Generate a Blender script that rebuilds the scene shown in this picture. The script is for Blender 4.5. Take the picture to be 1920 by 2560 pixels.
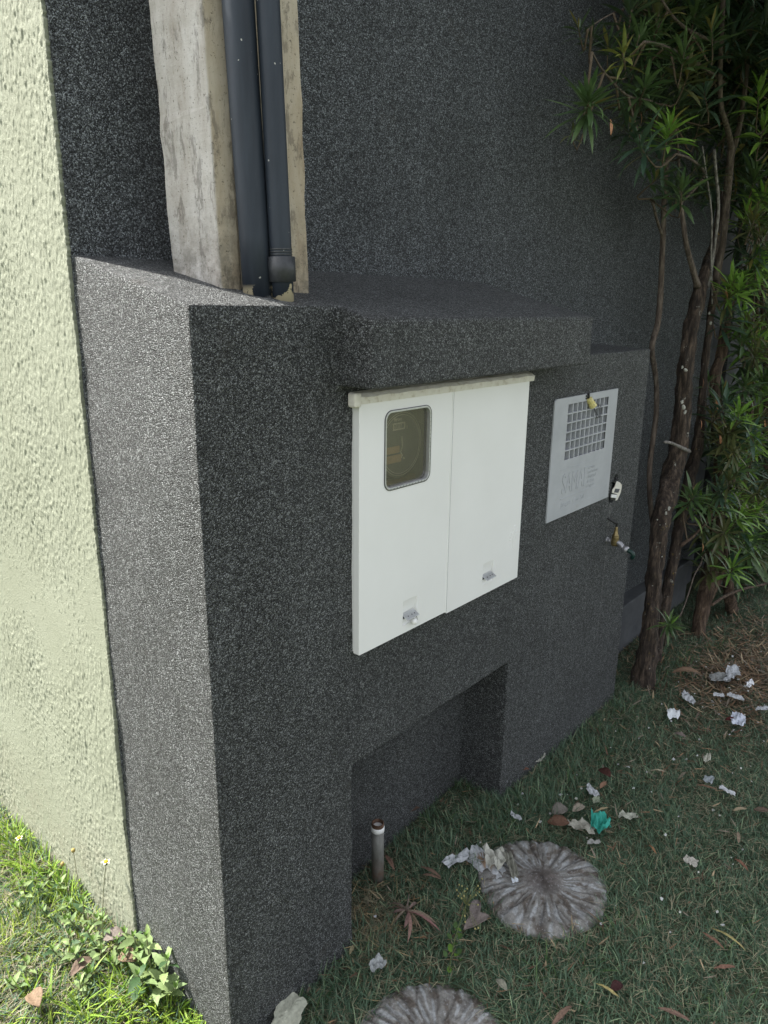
import bpy, bmesh, math, random
import numpy as np
from mathutils import Vector, Matrix, Euler
for o in list(bpy.data.objects): bpy.data.objects.remove(o)
SC = bpy.context.scene
COL = SC.collection
# ------------------------------------------------------------------ camera
CAM_F = 1847.353; CAM_C = Vector((-0.7685, -1.0943, 1.65))
CAM_R = Euler((math.radians(74.26944), math.radians(-0.61201), math.radians(-49.34483)), 'XYZ')
cd = bpy.data.cameras.new('camera'); cam = bpy.data.objects.new('camera', cd); COL.objects.link(cam)
cd.sensor_fit = 'HORIZONTAL'; cd.sensor_width = 36.0; cd.lens = 36.0*CAM_F/1920.0
cd.clip_start = 0.02; cd.clip_end = 600
cam.location = CAM_C; cam.rotation_euler = CAM_R
SC.camera = cam
# ------------------------------------------------------------------ light
SUN_AZ = Vector((-0.517, 0.856, 0)).normalized(); SUN_EL = math.radians(55)
sun_dir = Vector((SUN_AZ.x*math.cos(SUN_EL), SUN_AZ.y*math.cos(SUN_EL), math.sin(SUN_EL)))
w = bpy.data.worlds.new('World'); SC.world = w; w.use_nodes = True
nt = w.node_tree; bg = nt.nodes['Background']
sky = nt.nodes.new('ShaderNodeTexSky'); sky.sky_type = 'NISHITA'; sky.sun_disc = False
sky.sun_elevation = SUN_EL; sky.sun_rotation = math.atan2(SUN_AZ.x, SUN_AZ.y)
sky.air_density = 1.0; sky.dust_density = 3.0; sky.ozone_density = 1.0
hs = nt.nodes.new('ShaderNodeHueSaturation'); hs.inputs['Saturation'].default_value = 0.26
nt.links.new(sky.outputs[0], hs.inputs['Color']); nt.links.new(hs.outputs[0], bg.inputs['Color'])
bg.inputs['Strength'].default_value = 0.15
sl = bpy.data.lights.new('sun', 'SUN'); so = bpy.data.objects.new('sun', sl); COL.objects.link(so)
sl.energy = 5.0; sl.angle = math.radians(0.55); sl.color = (1.0, 0.955, 0.87)
so.rotation_euler = sun_dir.to_track_quat('Z', 'Y').to_euler(); so.location = (-4, 4, 8)
SC.view_settings.view_transform = 'Standard'; SC.view_settings.look = 'None'
SC.view_settings.exposure = 1.34; SC.view_settings.gamma = 1.0
SC.cycles.max_bounces = 8
rnd = random.Random(7); R = np.random.default_rng(11)
# ------------------------------------------------------------------ helpers
_RM = CAM_R.to_matrix()
def ray(u, v): return (_RM @ Vector(((u-960)/CAM_F, -(v-1280)/CAM_F, -1.0))).normalized()
def at_y(u, v, y):
    d = ray(u, v); return CAM_C + d*((y-CAM_C.y)/d.y)
def at_x(u, v, x):
    d = ray(u, v); return CAM_C + d*((x-CAM_C.x)/d.x)
def at_z(u, v, z):
    d = ray(u, v); return CAM_C + d*((z-CAM_C.z)/d.z)
def sst(x, a, b):
    t = np.clip((np.asarray(x, float)-a)/(b-a), 0, 1); return t*t*(3-2*t)
def gh(x, y):
    x = np.asarray(x, float); y = np.asarray(y, float)
    h = -0.045 + 0.065*sst(x, 0.0, 1.2)
    left = 1-sst(x, -0.02, 0.02)
    h = h + left*(0.075*sst(y, 0.02, 0.45) + 0.02*sst(y, 0.5, 1.4))
    h = h + 0.006*np.sin(7.1*x+1.3*y)*np.sin(6.3*y+0.7) + 0.003*np.sin(19*x+3)*np.sin(17*y)
    return h
def on_ground(u, v, lift=0.0):
    z = 0.0
    for i in range(6):
        p = at_z(u, v, z); z = float(gh(p.x, p.y))+lift
    return at_z(u, v, z)
def tag(o, label=None, cat=None, group=None, kind=None):
    if label: o['label'] = label
    if cat: o['category'] = cat
    if group: o['group'] = group
    if kind: o['kind'] = kind
    return o
def thing(name, label, cat, loc=(0,0,0), group=None):
    o = bpy.data.objects.new(name, None); COL.objects.link(o); o.location = loc
    o.empty_display_size = 0.05
    return tag(o, label, cat, group)
class MB:
    def __init__(s): s.v = []; s.f = []; s.c = []
    def add(s, vs, fs, col=None):
        n = len(s.v); s.v.extend([tuple(v) for v in vs]); s.f.extend([tuple(i+n for i in f) for f in fs])
        s.c.extend([col if col is not None else (1,1,1)]*len(vs)); return s
    def box(s, a, b, col=None, M=None):
        vs = [Vector((x,y,z)) for x in (a[0],b[0]) for y in (a[1],b[1]) for z in (a[2],b[2])]
        if M: vs = [M @ v for v in vs]
        return s.add(vs, [(0,1,3,2),(4,6,7,5),(0,4,5,1),(2,3,7,6),(0,2,6,4),(1,5,7,3)], col)
    def build(s, name, mat, parent=None, smooth=False, colors=False, bevel=0, seg=2):
        me = bpy.data.meshes.new(name); me.from_pydata(s.v, [], s.f); me.update()
        if not colors and name not in ('ground',):
            bm = bmesh.new(); bm.from_mesh(me); bmesh.ops.recalc_face_normals(bm, faces=bm.faces); bm.to_mesh(me); bm.free()
        return fin(me, name, mat, parent, smooth, s.c if colors else None, bevel, seg)
def fin(me, name, mat, parent=None, smooth=False, cols=None, bevel=0, seg=2):
    if cols is not None:
        a = me.color_attributes.new('col', 'FLOAT_COLOR', 'POINT')
        arr = np.ones((len(me.vertices), 4), np.float32); arr[:, :3] = np.asarray(cols, np.float32)[:, :3]
        a.data.foreach_set('color', arr.ravel())
    if smooth: me.polygons.foreach_set('use_smooth', [True]*len(me.polygons))
    o = bpy.data.objects.new(name, me); COL.objects.link(o)
    if mat: me.materials.append(mat)
    if parent:
        o.parent = parent; o.matrix_parent_inverse = Matrix.Translation(-Vector(parent.location))
    if bevel:
        m = o.modifiers.new('b', 'BEVEL'); m.width = bevel; m.segments = seg; m.limit_method = 'ANGLE'; m.angle_limit = math.radians(35)
    return o
def tube(pts, rad, n=10, rough=0.0, flute=0, seed=0, cap=True):
    pts = [Vector(p) for p in pts]; vs = []; fs = []; rr = random.Random(seed)
    up = Vector((0.3,0.9,0.2)); ph = [rr.random()*6.28 for _ in range(6)]
    for i, p in enumerate(pts):
        t = (pts[min(i+1, len(pts)-1)]-pts[max(i-1,0)]).normalized()
        a = t.cross(up)
        if a.length < 1e-3: a = t.cross(Vector((1,0,0)))
        a.normalize(); b = t.cross(a).normalized()
        r = rad[i] if hasattr(rad, '__len__') else rad
        for k in range(n):
            th = 2*math.pi*k/n
            q = r*(1+rough*(0.5*math.sin(3*th+ph[0]+i*0.35)+0.35*math.sin(5*th+ph[1]-i*0.5)+0.3*math.sin(2*th+i*0.9+ph[2])+0.5*(rr.random()-0.5)))
            if flute: q *= 1+flute*math.sin(9*th+ph[3]+0.15*i)
            vs.append(p+a*math.cos(th)*q+b*math.sin(th)*q)
    m = len(pts)
    for i in range(m-1):
        for k in range(n):
            k2 = (k+1)%n; fs.append((i*n+k, i*n+k2, (i+1)*n+k2, (i+1)*n+k))
    if cap: fs.append(tuple(range(n))[::-1]); fs.append(tuple((m-1)*n+k for k in range(n)))
    return vs, fs
def smoothpts(ctrl, rad, step=0.03):
    """Catmull-Rom resample of control points and radii"""
    P = [Vector(c) for c in ctrl]; out = []; ro = []
    for i in range(len(P)-1):
        p0 = P[max(i-1,0)]; p1 = P[i]; p2 = P[i+1]; p3 = P[min(i+2,len(P)-1)]
        n = max(2, int((p2-p1).length/step))
        for k in range(n):
            t = k/n; t2=t*t; t3=t2*t
            out.append(0.5*((2*p1)+(p2-p0)*t+(2*p0-5*p1+4*p2-p3)*t2+(3*p1-p0-3*p2+p3)*t3))
            ro.append(rad[i]+(rad[i+1]-rad[i])*t)
    out.append(P[-1]); ro.append(rad[-1]); return out, ro
def lathe(prof, n=20, M=None):
    vs = []; fs = []
    for r, z in prof:
        for k in range(n):
            a = 2*math.pi*k/n; v = Vector((r*math.cos(a), r*math.sin(a), z)); vs.append(M @ v if M else v)
    for i in range(len(prof)-1):
        for k in range(n):
            k2=(k+1)%n; fs.append((i*n+k, i*n+k2, (i+1)*n+k2, (i+1)*n+k))
    fs.append(tuple(range(n))[::-1]); fs.append(tuple((len(prof)-1)*n+k for k in range(n)))
    return vs, fs
def rrect(x0, x1, z0, z1, r, n=6):
    pts = []
    for cx, cz, a0 in ((x1-r,z1-r,0),(x0+r,z1-r,90),(x0+r,z0+r,180),(x1-r,z0+r,270)):
        for k in range(n+1):
            a = math.radians(a0+90*k/n); pts.append((cx+r*math.cos(a), cz+r*math.sin(a)))
    return pts
def prism_xz(pts, y0, y1):
    n = len(pts); vs = [(x,y0,z) for x,z in pts]+[(x,y1,z) for x,z in pts]
    fs = [tuple(range(n)), tuple(range(2*n-1,n-1,-1))]+[(i, i+n, (i+1)%n+n, (i+1)%n) for i in range(n)]
    return vs, fs
def prism_yz(pts, x0, x1):
    n = len(pts); vs = [(x0,y,z) for y,z in pts]+[(x1,y,z) for y,z in pts]
    fs = [tuple(range(n)), tuple(range(2*n-1,n-1,-1))]+[(i, i+n, (i+1)%n+n, (i+1)%n) for i in range(n)]
    return vs, fs
def tmp(vf):
    me = bpy.data.meshes.new('tmp'); me.from_pydata([tuple(v) for v in vf[0]], [], vf[1])
    bm = bmesh.new(); bm.from_mesh(me); bmesh.ops.recalc_face_normals(bm, faces=bm.faces); bm.to_mesh(me); bm.free()
    o = bpy.data.objects.new('tmp', me); COL.objects.link(o); return o
def boolean(base, ops):
    """base: (verts, faces); ops: [(mode, (verts, faces))]; returns a mesh"""
    o = tmp(base); extra = []
    for mode, vf in ops:
        t = tmp(vf); extra.append(t); m = o.modifiers.new('x', 'BOOLEAN'); m.operation = mode; m.object = t; m.solver = 'EXACT'
    dg = bpy.context.evaluated_depsgraph_get(); dg.update()
    me = bpy.data.meshes.new_from_object(o.evaluated_get(dg))
    for t in extra+[o]: bpy.data.objects.remove(t)
    return me
def text_mesh(s, size, x, y, z, depth, shear=0.0, bold=0.0, sx=1.0, align='LEFT'):
    cu = bpy.data.curves.new('t', 'FONT'); cu.body = s; cu.size = size; cu.extrude = depth; cu.shear = shear; cu.offset = bold; cu.align_x = align
    o = bpy.data.objects.new('t', cu); COL.objects.link(o)
    dg = bpy.context.evaluated_depsgraph_get(); dg.update()
    me = bpy.data.meshes.new_from_object(o.evaluated_get(dg)); bpy.data.objects.remove(o)
    vs = [(x+v.co.x*sx, y-v.co.z, z+v.co.y) for v in me.vertices]; fs = [tuple(p.vertices) for p in me.polygons]
    return vs, fs
# ------------------------------------------------------------------ materials
def newmat(name):
    m = bpy.data.materials.new(name); m.use_nodes = True; t = m.node_tree
    return m, t, t.nodes['Principled BSDF']
def N(t, kind, **kw):
    n = t.nodes.new(kind)
    for k, v in kw.items():
        if k in n.inputs: n.inputs[k].default_value = v
        else: setattr(n, k, v)
    return n
def ramp(t, fac, stops):
    r = t.nodes.new('ShaderNodeValToRGB'); e = r.color_ramp.elements
    while len(e) < len(stops): e.new(0.5)
    for i, (p, c) in enumerate(stops):
        e[i].position = p; e[i].color = (c[0],c[1],c[2],1) if hasattr(c,'__len__') else (c,c,c,1)
    t.links.new(fac, r.inputs[0]); return r.outputs[0]
def mix(t, fac, a, b, mode='MIX'):
    m = t.nodes.new('ShaderNodeMix'); m.data_type = 'RGBA'; m.blend_type = mode
    for s, v in ((0, fac), (6, a), (7, b)):
        if hasattr(v, 'is_linked') or hasattr(v, 'links'): t.links.new(v, m.inputs[s])
        elif s == 0: m.inputs[0].default_value = v
        else: m.inputs[s].default_value = (v[0],v[1],v[2],1)
    return m.outputs[2]
def bump(t, h, strength, dist, prev=None):
    b = t.nodes.new('ShaderNodeBump'); b.inputs['Strength'].default_value = strength; b.inputs['Distance'].default_value = dist
    t.links.new(h, b.inputs['Height'])
    if prev: t.links.new(prev, b.inputs['Normal'])
    return b.outputs[0]
def coords(t, scale=None):
    g = t.nodes.new('ShaderNodeNewGeometry'); o = g.outputs['Position']
    if scale:
        m = t.nodes.new('ShaderNodeMapping'); m.inputs['Scale'].default_value = scale; t.links.new(o, m.inputs[0]); o = m.outputs[0]
    return o
def noise(t, co, scale, detail=3, rough=0.5):
    n = N(t, 'ShaderNodeTexNoise', Scale=scale, Detail=detail, Roughness=rough); t.links.new(co, n.inputs['Vector']); return n.outputs['Fac']
def plain(name, col, rough=0.5, metal=0.0, var=0.12, vs=40, bmp=0.0):
    m, t, b = newmat(name); co = coords(t)
    n = noise(t, co, vs, 4, 0.6)
    c = ramp(t, n, [(0.3, [x*(1-var) for x in col]), (0.7, [min(1,x*(1+var)) for x in col])])
    t.links.new(c, b.inputs['Base Color']); b.inputs['Roughness'].default_value = rough; b.inputs['Metallic'].default_value = metal
    if bmp: t.links.new(bump(t, noise(t, co, vs*4, 3), bmp, 0.001), b.inputs['Normal'])
    return m
def grain_mat(name, tint=(1,1,1), k=1.0, streak=False):
    m, t, b = newmat(name); co = coords(t)
    def cell(scale):
        v = N(t, 'ShaderNodeTexVoronoi', Scale=scale); t.links.new(co, v.inputs['Vector'])
        s = t.nodes.new('ShaderNodeSeparateColor'); t.links.new(v.outputs['Color'], s.inputs[0])
        return v, s.outputs[0]
    v1, r1 = cell(430); v2, r2 = cell(740)
    c1 = ramp(t, r1, [(0.0, 0.008*k), (0.40, 0.030*k), (0.62, 0.13*k), (0.83, 0.36*k), (1.0, 0.86*k)])
    c2 = ramp(t, r2, [(0.0, 0.022*k), (0.5, 0.06*k), (0.8, 0.22*k), (1.0, 0.5*k)])
    c = mix(t, 0.42, c1, c2)
    big = ramp(t, noise(t, co, 2.3, 5, 0.6), [(0.3, 0.84), (0.7, 1.12)])
    mid = ramp(t, noise(t, co, 60, 3, 0.6), [(0.3, 0.75), (0.7, 1.25)])
    c = mix(t, 1.0, c, big, 'MULTIPLY'); c = mix(t, 1.0, c, mid, 'MULTIPLY'); c = mix(t, 1.0, c, tint, 'MULTIPLY')
    run = ramp(t, noise(t, coords(t, (1, 1, 0.07)), 16, 5, 0.65), [(0.3, 0.90), (0.7, 1.08)]); c = mix(t, 1.0, c, run, 'MULTIPLY')
    c = mix(t, ramp(t, noise(t, co, 5.5, 6, 0.75), [(0.60, 0.0), (0.72, 0.22)]), c, (0.10, 0.085, 0.062))
    if streak:   # lime drip below the broken outlet and damp soil splash at the foot
        sp = t.nodes.new('ShaderNodeSeparateXYZ'); t.links.new(co, sp.inputs[0])
        def math_(op, a, bb):
            n = t.nodes.new('ShaderNodeMath'); n.operation = op
            for i, q in enumerate((a, bb)):
                if hasattr(q, 'links'): t.links.new(q, n.inputs[i])
                else: n.inputs[i].default_value = q
            return n.outputs[0]
        wob = math_('MULTIPLY', math_('SUBTRACT', noise(t, co, 6, 2), 0.5), 0.03)
        d = math_('ABSOLUTE', math_('SUBTRACT', math_('ADD', sp.outputs[0], wob), 1.822), 0)
        mk = ramp(t, d, [(0.0, 0.55), (0.004, 0.4), (0.010, 0.0)])
        zz = ramp(t, sp.outputs[2], [(0.30, 0.0), (0.5, 0.7), (0.95, 1.0), (0.955, 0.0)])
        br = ramp(t, noise(t, co, 45, 4, 0.7), [(0.42, 0.0), (0.62, 1.0)])
        fac = mix(t, 1.0, mix(t, 1.0, mk, zz, 'MULTIPLY'), br, 'MULTIPLY')
        c = mix(t, fac, c, (0.35, 0.35, 0.34))
    t.links.new(c, b.inputs['Base Color']); b.inputs['Roughness'].default_value = 0.55; b.inputs['Specular IOR Level'].default_value = 0.35
    inv = t.nodes.new('ShaderNodeMath'); inv.operation = 'MULTIPLY'; inv.inputs[1].default_value = -1; t.links.new(v1.outputs['Distance'], inv.inputs[0])
    nb = bump(t, noise(t, co, 420, 3, 0.7), 0.5, 0.003)
    nb = bump(t, inv.outputs[0], 1.0, 0.005, nb)
    t.links.new(nb, b.inputs['Normal'])
    return m
M_GRAIN = grain_mat('granulated_dark_plaster', (0.95, 1.0, 1.01), 0.66, True)
M_GRAINB = grain_mat('granulated_dark_plaster_wall', (0.90, 0.98, 1.04), 0.86)
# green rustic render
m, t, b = newmat('green_scratched_render'); co = coords(t)
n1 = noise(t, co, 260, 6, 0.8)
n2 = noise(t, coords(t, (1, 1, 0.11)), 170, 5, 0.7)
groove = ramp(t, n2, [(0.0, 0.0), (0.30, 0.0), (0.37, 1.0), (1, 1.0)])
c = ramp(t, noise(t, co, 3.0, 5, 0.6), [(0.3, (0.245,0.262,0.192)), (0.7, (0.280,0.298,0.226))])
c = mix(t, ramp(t, n1, [(0.35, 0.5), (0.5, 0.0)]), c, (0.17,0.18,0.125))  # pits and scratches darkened in colour to stand for the shade inside them
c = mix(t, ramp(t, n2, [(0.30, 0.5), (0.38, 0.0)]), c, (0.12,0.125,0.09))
t.links.new(c, b.inputs['Base Color']); b.inputs['Roughness'].default_value = 0.8
nb = bump(t, n1, 0.7, 0.004); t.links.new(nb, b.inputs['Normal'])
sp=t.nodes.new('ShaderNodeSeparateXYZ'); t.links.new(co, sp.inputs[0]); mr=t.nodes.new('ShaderNodeMapRange'); mr.inputs[1].default_value=.08; mr.inputs[2].default_value=.42; mr.inputs[3].default_value=.55; mr.inputs[4].default_value=0; t.links.new(sp.outputs[2], mr.inputs[0])
c2_=mix(t, mix(t, 1.0, ramp(t, noise(t, co, 12, 6, .75), [(.4, 0.), (.65, 1.)]), mr.outputs[0], 'MULTIPLY'), c, (.24,.22,.16)); t.links.new(c2_, b.inputs['Base Color'])
M_GREEN = m
# old concrete
m, t, b = newmat('weathered_concrete'); co = coords(t)
v = coords(t, (1, 1, 0.28))
c = ramp(t, noise(t, v, 14, 6, 0.68), [(0.25, (0.24,0.18,0.12)), (0.42, (0.44,0.37,0.27)), (0.6, (0.54,0.48,0.38)), (0.8, (0.62,0.58,0.50))])
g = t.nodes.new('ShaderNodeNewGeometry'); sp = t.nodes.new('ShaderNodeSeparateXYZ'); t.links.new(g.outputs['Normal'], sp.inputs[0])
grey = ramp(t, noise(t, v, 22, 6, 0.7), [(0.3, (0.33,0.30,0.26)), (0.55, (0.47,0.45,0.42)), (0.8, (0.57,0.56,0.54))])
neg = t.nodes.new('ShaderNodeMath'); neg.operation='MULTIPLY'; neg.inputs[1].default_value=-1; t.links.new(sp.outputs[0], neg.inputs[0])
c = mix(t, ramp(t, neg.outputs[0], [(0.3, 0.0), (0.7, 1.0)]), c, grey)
black = ramp(t, noise(t, coords(t, (1,1,0.3)), 38, 6, 0.75), [(0.535, 0.0), (0.60, 0.95)])
zp = t.nodes.new('ShaderNodeSeparateXYZ'); t.links.new(co, zp.inputs[0])
low = ramp(t, zp.outputs[2], [(0.0, 1.0), (1.0, 1.0)])
lowm = t.nodes.new('ShaderNodeMapRange'); lowm.inputs[1].default_value=1.67; lowm.inputs[2].default_value=1.86; lowm.inputs[3].default_value=1.0; lowm.inputs[4].default_value=0.0
t.links.new(zp.outputs[2], lowm.inputs[0])
moss = ramp(t, noise(t, co, 30, 6, 0.7), [(0.4, 0.0), (0.62, 0.8)])
c = mix(t, mix(t, 1.0, moss, lowm.outputs[0], 'MULTIPLY'), c, (0.09,0.085,0.06))
c = mix(t, mix(t, 1.0, black, (0.5,0.5,0.5), 'MULTIPLY'), c, (0.07,0.06,0.05))
pit = ramp(t, noise(t, co, 170, 4, 0.75), [(0.60, 0.0), (0.66, 0.8)])
c = mix(t, pit, c, (0.08,0.07,0.05))
t.links.new(c, b.inputs['Base Color']); b.inputs['Roughness'].default_value = 0.9
nb = bump(t, noise(t, co, 90, 6, 0.75), 0.5, 0.004); t.links.new(nb, b.inputs['Normal'])
M_CONC = m
# painted pipes
def pipe_mat(name, zlo):
    m, t, b = newmat(name); co = coords(t)
    c = ramp(t, noise(t, coords(t,(1,1,0.12)), 30, 5, 0.6), [(0.3, (0.020,0.026,0.036)), (0.7, (0.040,0.050,0.066))])
    sp_ = ramp(t, noise(t, co, 120, 1, 0.4), [(0.79, 0.0), (0.80, 0.8)]); c = mix(t, sp_, c, (0.5,0.5,0.47))
    z = t.nodes.new('ShaderNodeSeparateXYZ'); t.links.new(co, z.inputs[0])
    mr = t.nodes.new('ShaderNodeMapRange'); mr.inputs[1].default_value=zlo; mr.inputs[2].default_value=zlo+0.012; mr.inputs[3].default_value=1; mr.inputs[4].default_value=0; t.links.new(z.outputs[2], mr.inputs[0])
    pk = ramp(t, noise(t, co, 24, 4, 0.6), [(0.48, 0.0), (0.495, 1.0)])
    c = mix(t, mix(t, 1.0, pk, mr.outputs[0], 'MULTIPLY'), c, (0.55,0.48,0.33))
    t.links.new(c, b.inputs['Base Color']); b.inputs['Roughness'].default_value = 0.5; b.inputs['Specular IOR Level'].default_value = 0.3
    t.links.new(bump(t, noise(t, co, 25, 4), 0.15, 0.002), b.inputs['Normal']); return m
M_PIPE = pipe_mat('blue_grey_painted_pvc', 1.672)
M_PIPE2 = pipe_mat('blue_grey_painted_pvc_narrow', 1.687)
M_COUP = plain('charcoal_pvc_coupling', (0.035,0.038,0.042), 0.45, 0, 0.35, 60, 0.1)
# white enamel
m, t, b = newmat('white_enamelled_metal'); co = coords(t)
c = ramp(t, noise(t, co, 5, 5, 0.6), [(0.3, (0.82,0.82,0.805)), (0.7, (0.86,0.86,0.85))])
c = mix(t, ramp(t, noise(t, co, 90, 5, 0.8), [(0.7, 0.0), (0.76, 0.5)]), c, (0.52,0.47,0.38))
t.links.new(c, b.inputs['Base Color']); b.inputs['Roughness'].default_value = 0.42
t.links.new(bump(t, noise(t, co, 260, 2), 0.12, 0.001), b.inputs['Normal'])
M_WHITE = m
m, t, b = newmat('yellowed_sealant'); co = coords(t)
c = ramp(t, noise(t, co, 45, 6, 0.7), [(0.3, (0.48,0.43,0.33)), (0.45, (0.70,0.67,0.59)), (0.7, (0.78,0.76,0.69))])
t.links.new(c, b.inputs['Base Color']); b.inputs['Roughness'].default_value = 0.75
t.links.new(bump(t, noise(t, co, 120, 5, 0.7), 0.6, 0.003), b.inputs['Normal']); M_SEAL = m
# grey plastic plate
m, t, b = newmat('grey_plastic_cover'); co = coords(t)
c = ramp(t, noise(t, co, 9, 5, 0.65), [(0.3, (0.38,0.395,0.42)), (0.7, (0.46,0.475,0.50))])
c = mix(t, ramp(t, noise(t, co, 16, 6, 0.8), [(0.6, 0.0), (0.75, 0.6)]), c, (0.34,0.33,0.31))
t.links.new(c, b.inputs['Base Color']); b.inputs['Roughness'].default_value = 0.5
t.links.new(bump(t, noise(t, co, 40, 5), 0.15, 0.002), b.inputs['Normal']); M_PLATE = m
M_DARKIN = plain('dark_box_interior', (0.05,0.05,0.045), 0.9)
M_BOXIN = plain('meter_box_interior', (0.34,0.32,0.27), 0.8, 0, 0.3, 12)
M_METER = plain('meter_housing', (0.20,0.21,0.20), 0.5)
M_METERL = plain('meter_light_print', (0.85,0.82,0.72), 0.6)
M_METERW = plain('meter_brown_plate', (0.60,0.42,0.26), 0.6)
M_RIVET = plain('dark_line', (0.05,0.05,0.055), 0.5)
M_ALU = plain('bare_aluminium_frame', (0.62,0.63,0.65), 0.3, 0.6, 0.1, 80)
M_DSTEEL = plain('dark_tarnished_steel', (0.10,0.10,0.10), 0.4, 0.7)
M_BRASS = plain('tarnished_brass', (0.22,0.17,0.08), 0.42, 0.7, 0.5, 60, 0.3)
M_ZINC = plain('dull_zinc', (0.33,0.33,0.35), 0.4, 0.6, 0.25, 80, 0.2)
M_BLACK = plain('black_plastic', (0.018,0.018,0.018), 0.45)
M_HOSE = plain('dark_green_hose', (0.004,0.030,0.024), 0.4)
M_YEL = plain('translucent_yellow_plastic', (0.62,0.55,0.22), 0.35, 0, 0.2, 90)
M_RED = plain('red_painted_steel', (0.30,0.015,0.02), 0.4)
m, t, b = newmat('dusty_window_pane')
tr = t.nodes.new('ShaderNodeBsdfTransparent'); tr.inputs[0].default_value = (0.80,0.79,0.75,1)
gl = t.nodes.new('ShaderNodeBsdfGlossy'); gl.inputs['Roughness'].default_value = 0.06; gl.inputs[0].default_value = (0.9,0.88,0.84,1)
df = t.nodes.new('ShaderNodeBsdfDiffuse'); df.inputs[0].default_value = (0.40,0.39,0.36,1)
fr = N(t, 'ShaderNodeValue'); fr.outputs[0].default_value = 0.09
m1 = t.nodes.new('ShaderNodeMixShader'); t.links.new(fr.outputs[0], m1.inputs[0]); t.links.new(tr.outputs[0], m1.inputs[1]); t.links.new(gl.outputs[0], m1.inputs[2])
m2 = t.nodes.new('ShaderNodeMixShader'); t.links.new(m1.outputs[0], m2.inputs[1]); t.links.new(df.outputs[0], m2.inputs[2])
t.links.new(ramp(t, noise(t, coords(t), 14, 5, 0.7), [(0.3, 0.03), (0.7, 0.09)]), m2.inputs[0])
t.links.new(m2.outputs[0], t.nodes['Material Output'].inputs[0]); M_GLASS = m
# vertex-colour foliage material
def vcol(name, rough=0.45, trans=0.0, spec=0.4, scale=220, amt=0.35):
    m, t, b = newmat(name); a = t.nodes.new('ShaderNodeVertexColor'); a.layer_name = 'col'
    v = ramp(t, noise(t, coords(t), scale, 3, 0.6), [(0.3, 1-amt), (0.7, 1+amt*0.7)])
    c = mix(t, 1.0, a.outputs[0], v, 'MULTIPLY'); t.links.new(c, b.inputs['Base Color'])
    b.inputs['Roughness'].default_value = rough; b.inputs['Specular IOR Level'].default_value = spec
    if trans:
        tl = t.nodes.new('ShaderNodeBsdfTranslucent'); t.links.new(c, tl.inputs[0])
        ms = t.nodes.new('ShaderNodeMixShader'); ms.inputs[0].default_value = trans
        t.links.new(b.outputs[0], ms.inputs[1]); t.links.new(tl.outputs[0], ms.inputs[2]); t.links.new(ms.outputs[0], t.nodes['Material Output'].inputs[0])
    return m
M_LEAF = vcol('podocarpus_leaf', 0.38, 0.18, 0.5, 60, 0.22)
M_GRASS = vcol('grass_blade', 0.5, 0.25, 0.35, 30, 0.25)
M_WEED = vcol('soft_weed_leaf', 0.6, 0.25, 0.3, 120, 0.2)
M_DRY = vcol('dry_litter', 0.75, 0.05, 0.2, 160, 0.3)
M_PAPER = vcol('soiled_paper', 0.8, 0.12, 0.2, 110, 0.16)
# soil
m, t, b = newmat('thatchy_soil'); co = coords(t)
c = ramp(t, noise(t, co, 60, 6, 0.75), [(0.3, (0.03,0.042,0.022)), (0.5, (0.07,0.088,0.045)), (0.65, (0.13,0.115,0.07)), (0.8, (0.20,0.165,0.10))])
t.links.new(c, b.inputs['Base Color']); b.inputs['Roughness'].default_value = 0.95
t.links.new(bump(t, noise(t, co, 120, 6, 0.8), 1.0, 0.01), b.inputs['Normal']); M_SOIL = m
# bark
def bark(name, a, bb, lich=0.0):
    m, t, b = newmat(name); co = coords(t); st = coords(t, (1,1,0.16))
    n_ = noise(t, st, 70, 6, 0.72)
    c = ramp(t, n_, [(0.32, [x*0.25 for x in a]), (0.5, a), (0.66, bb), (0.8, [min(1,x*1.8) for x in bb])])
    if lich:
        c = mix(t, ramp(t, noise(t, co, 34, 5, 0.75), [(0.70-lich*0.1, 0.0), (0.74-lich*0.1, 0.85)]), c, (0.36,0.36,0.32))
        off = t.nodes.new('ShaderNodeMapping'); off.inputs['Location'].default_value = (3.1,5.2,1.7); t.links.new(co, off.inputs[0])
        c = mix(t, ramp(t, noise(t, off.outputs[0], 24, 6, 0.8), [(0.66-lich*0.06, 0.0), (0.71-lich*0.06, 0.85)]), c, (0.30,0.20,0.03))
    t.links.new(c, b.inputs['Base Color']); b.inputs['Roughness'].default_value = 0.9
    t.links.new(bump(t, n_, 1.0, 0.012), b.inputs['Normal']); return m
M_BARKD = bark('dark_flaking_bark', (0.045,0.032,0.024), (0.15,0.11,0.08), 0.6)
M_BARKB = bark('brown_bark', (0.085,0.055,0.036), (0.21,0.15,0.10), 0.25)
M_BARKS = bark('smooth_grey_brown_bark', (0.13,0.10,0.08), (0.24,0.20,0.16), 0.1)
M_DEAD = bark('bleached_dead_wood', (0.26,0.24,0.22), (0.46,0.44,0.41), 0)
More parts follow.
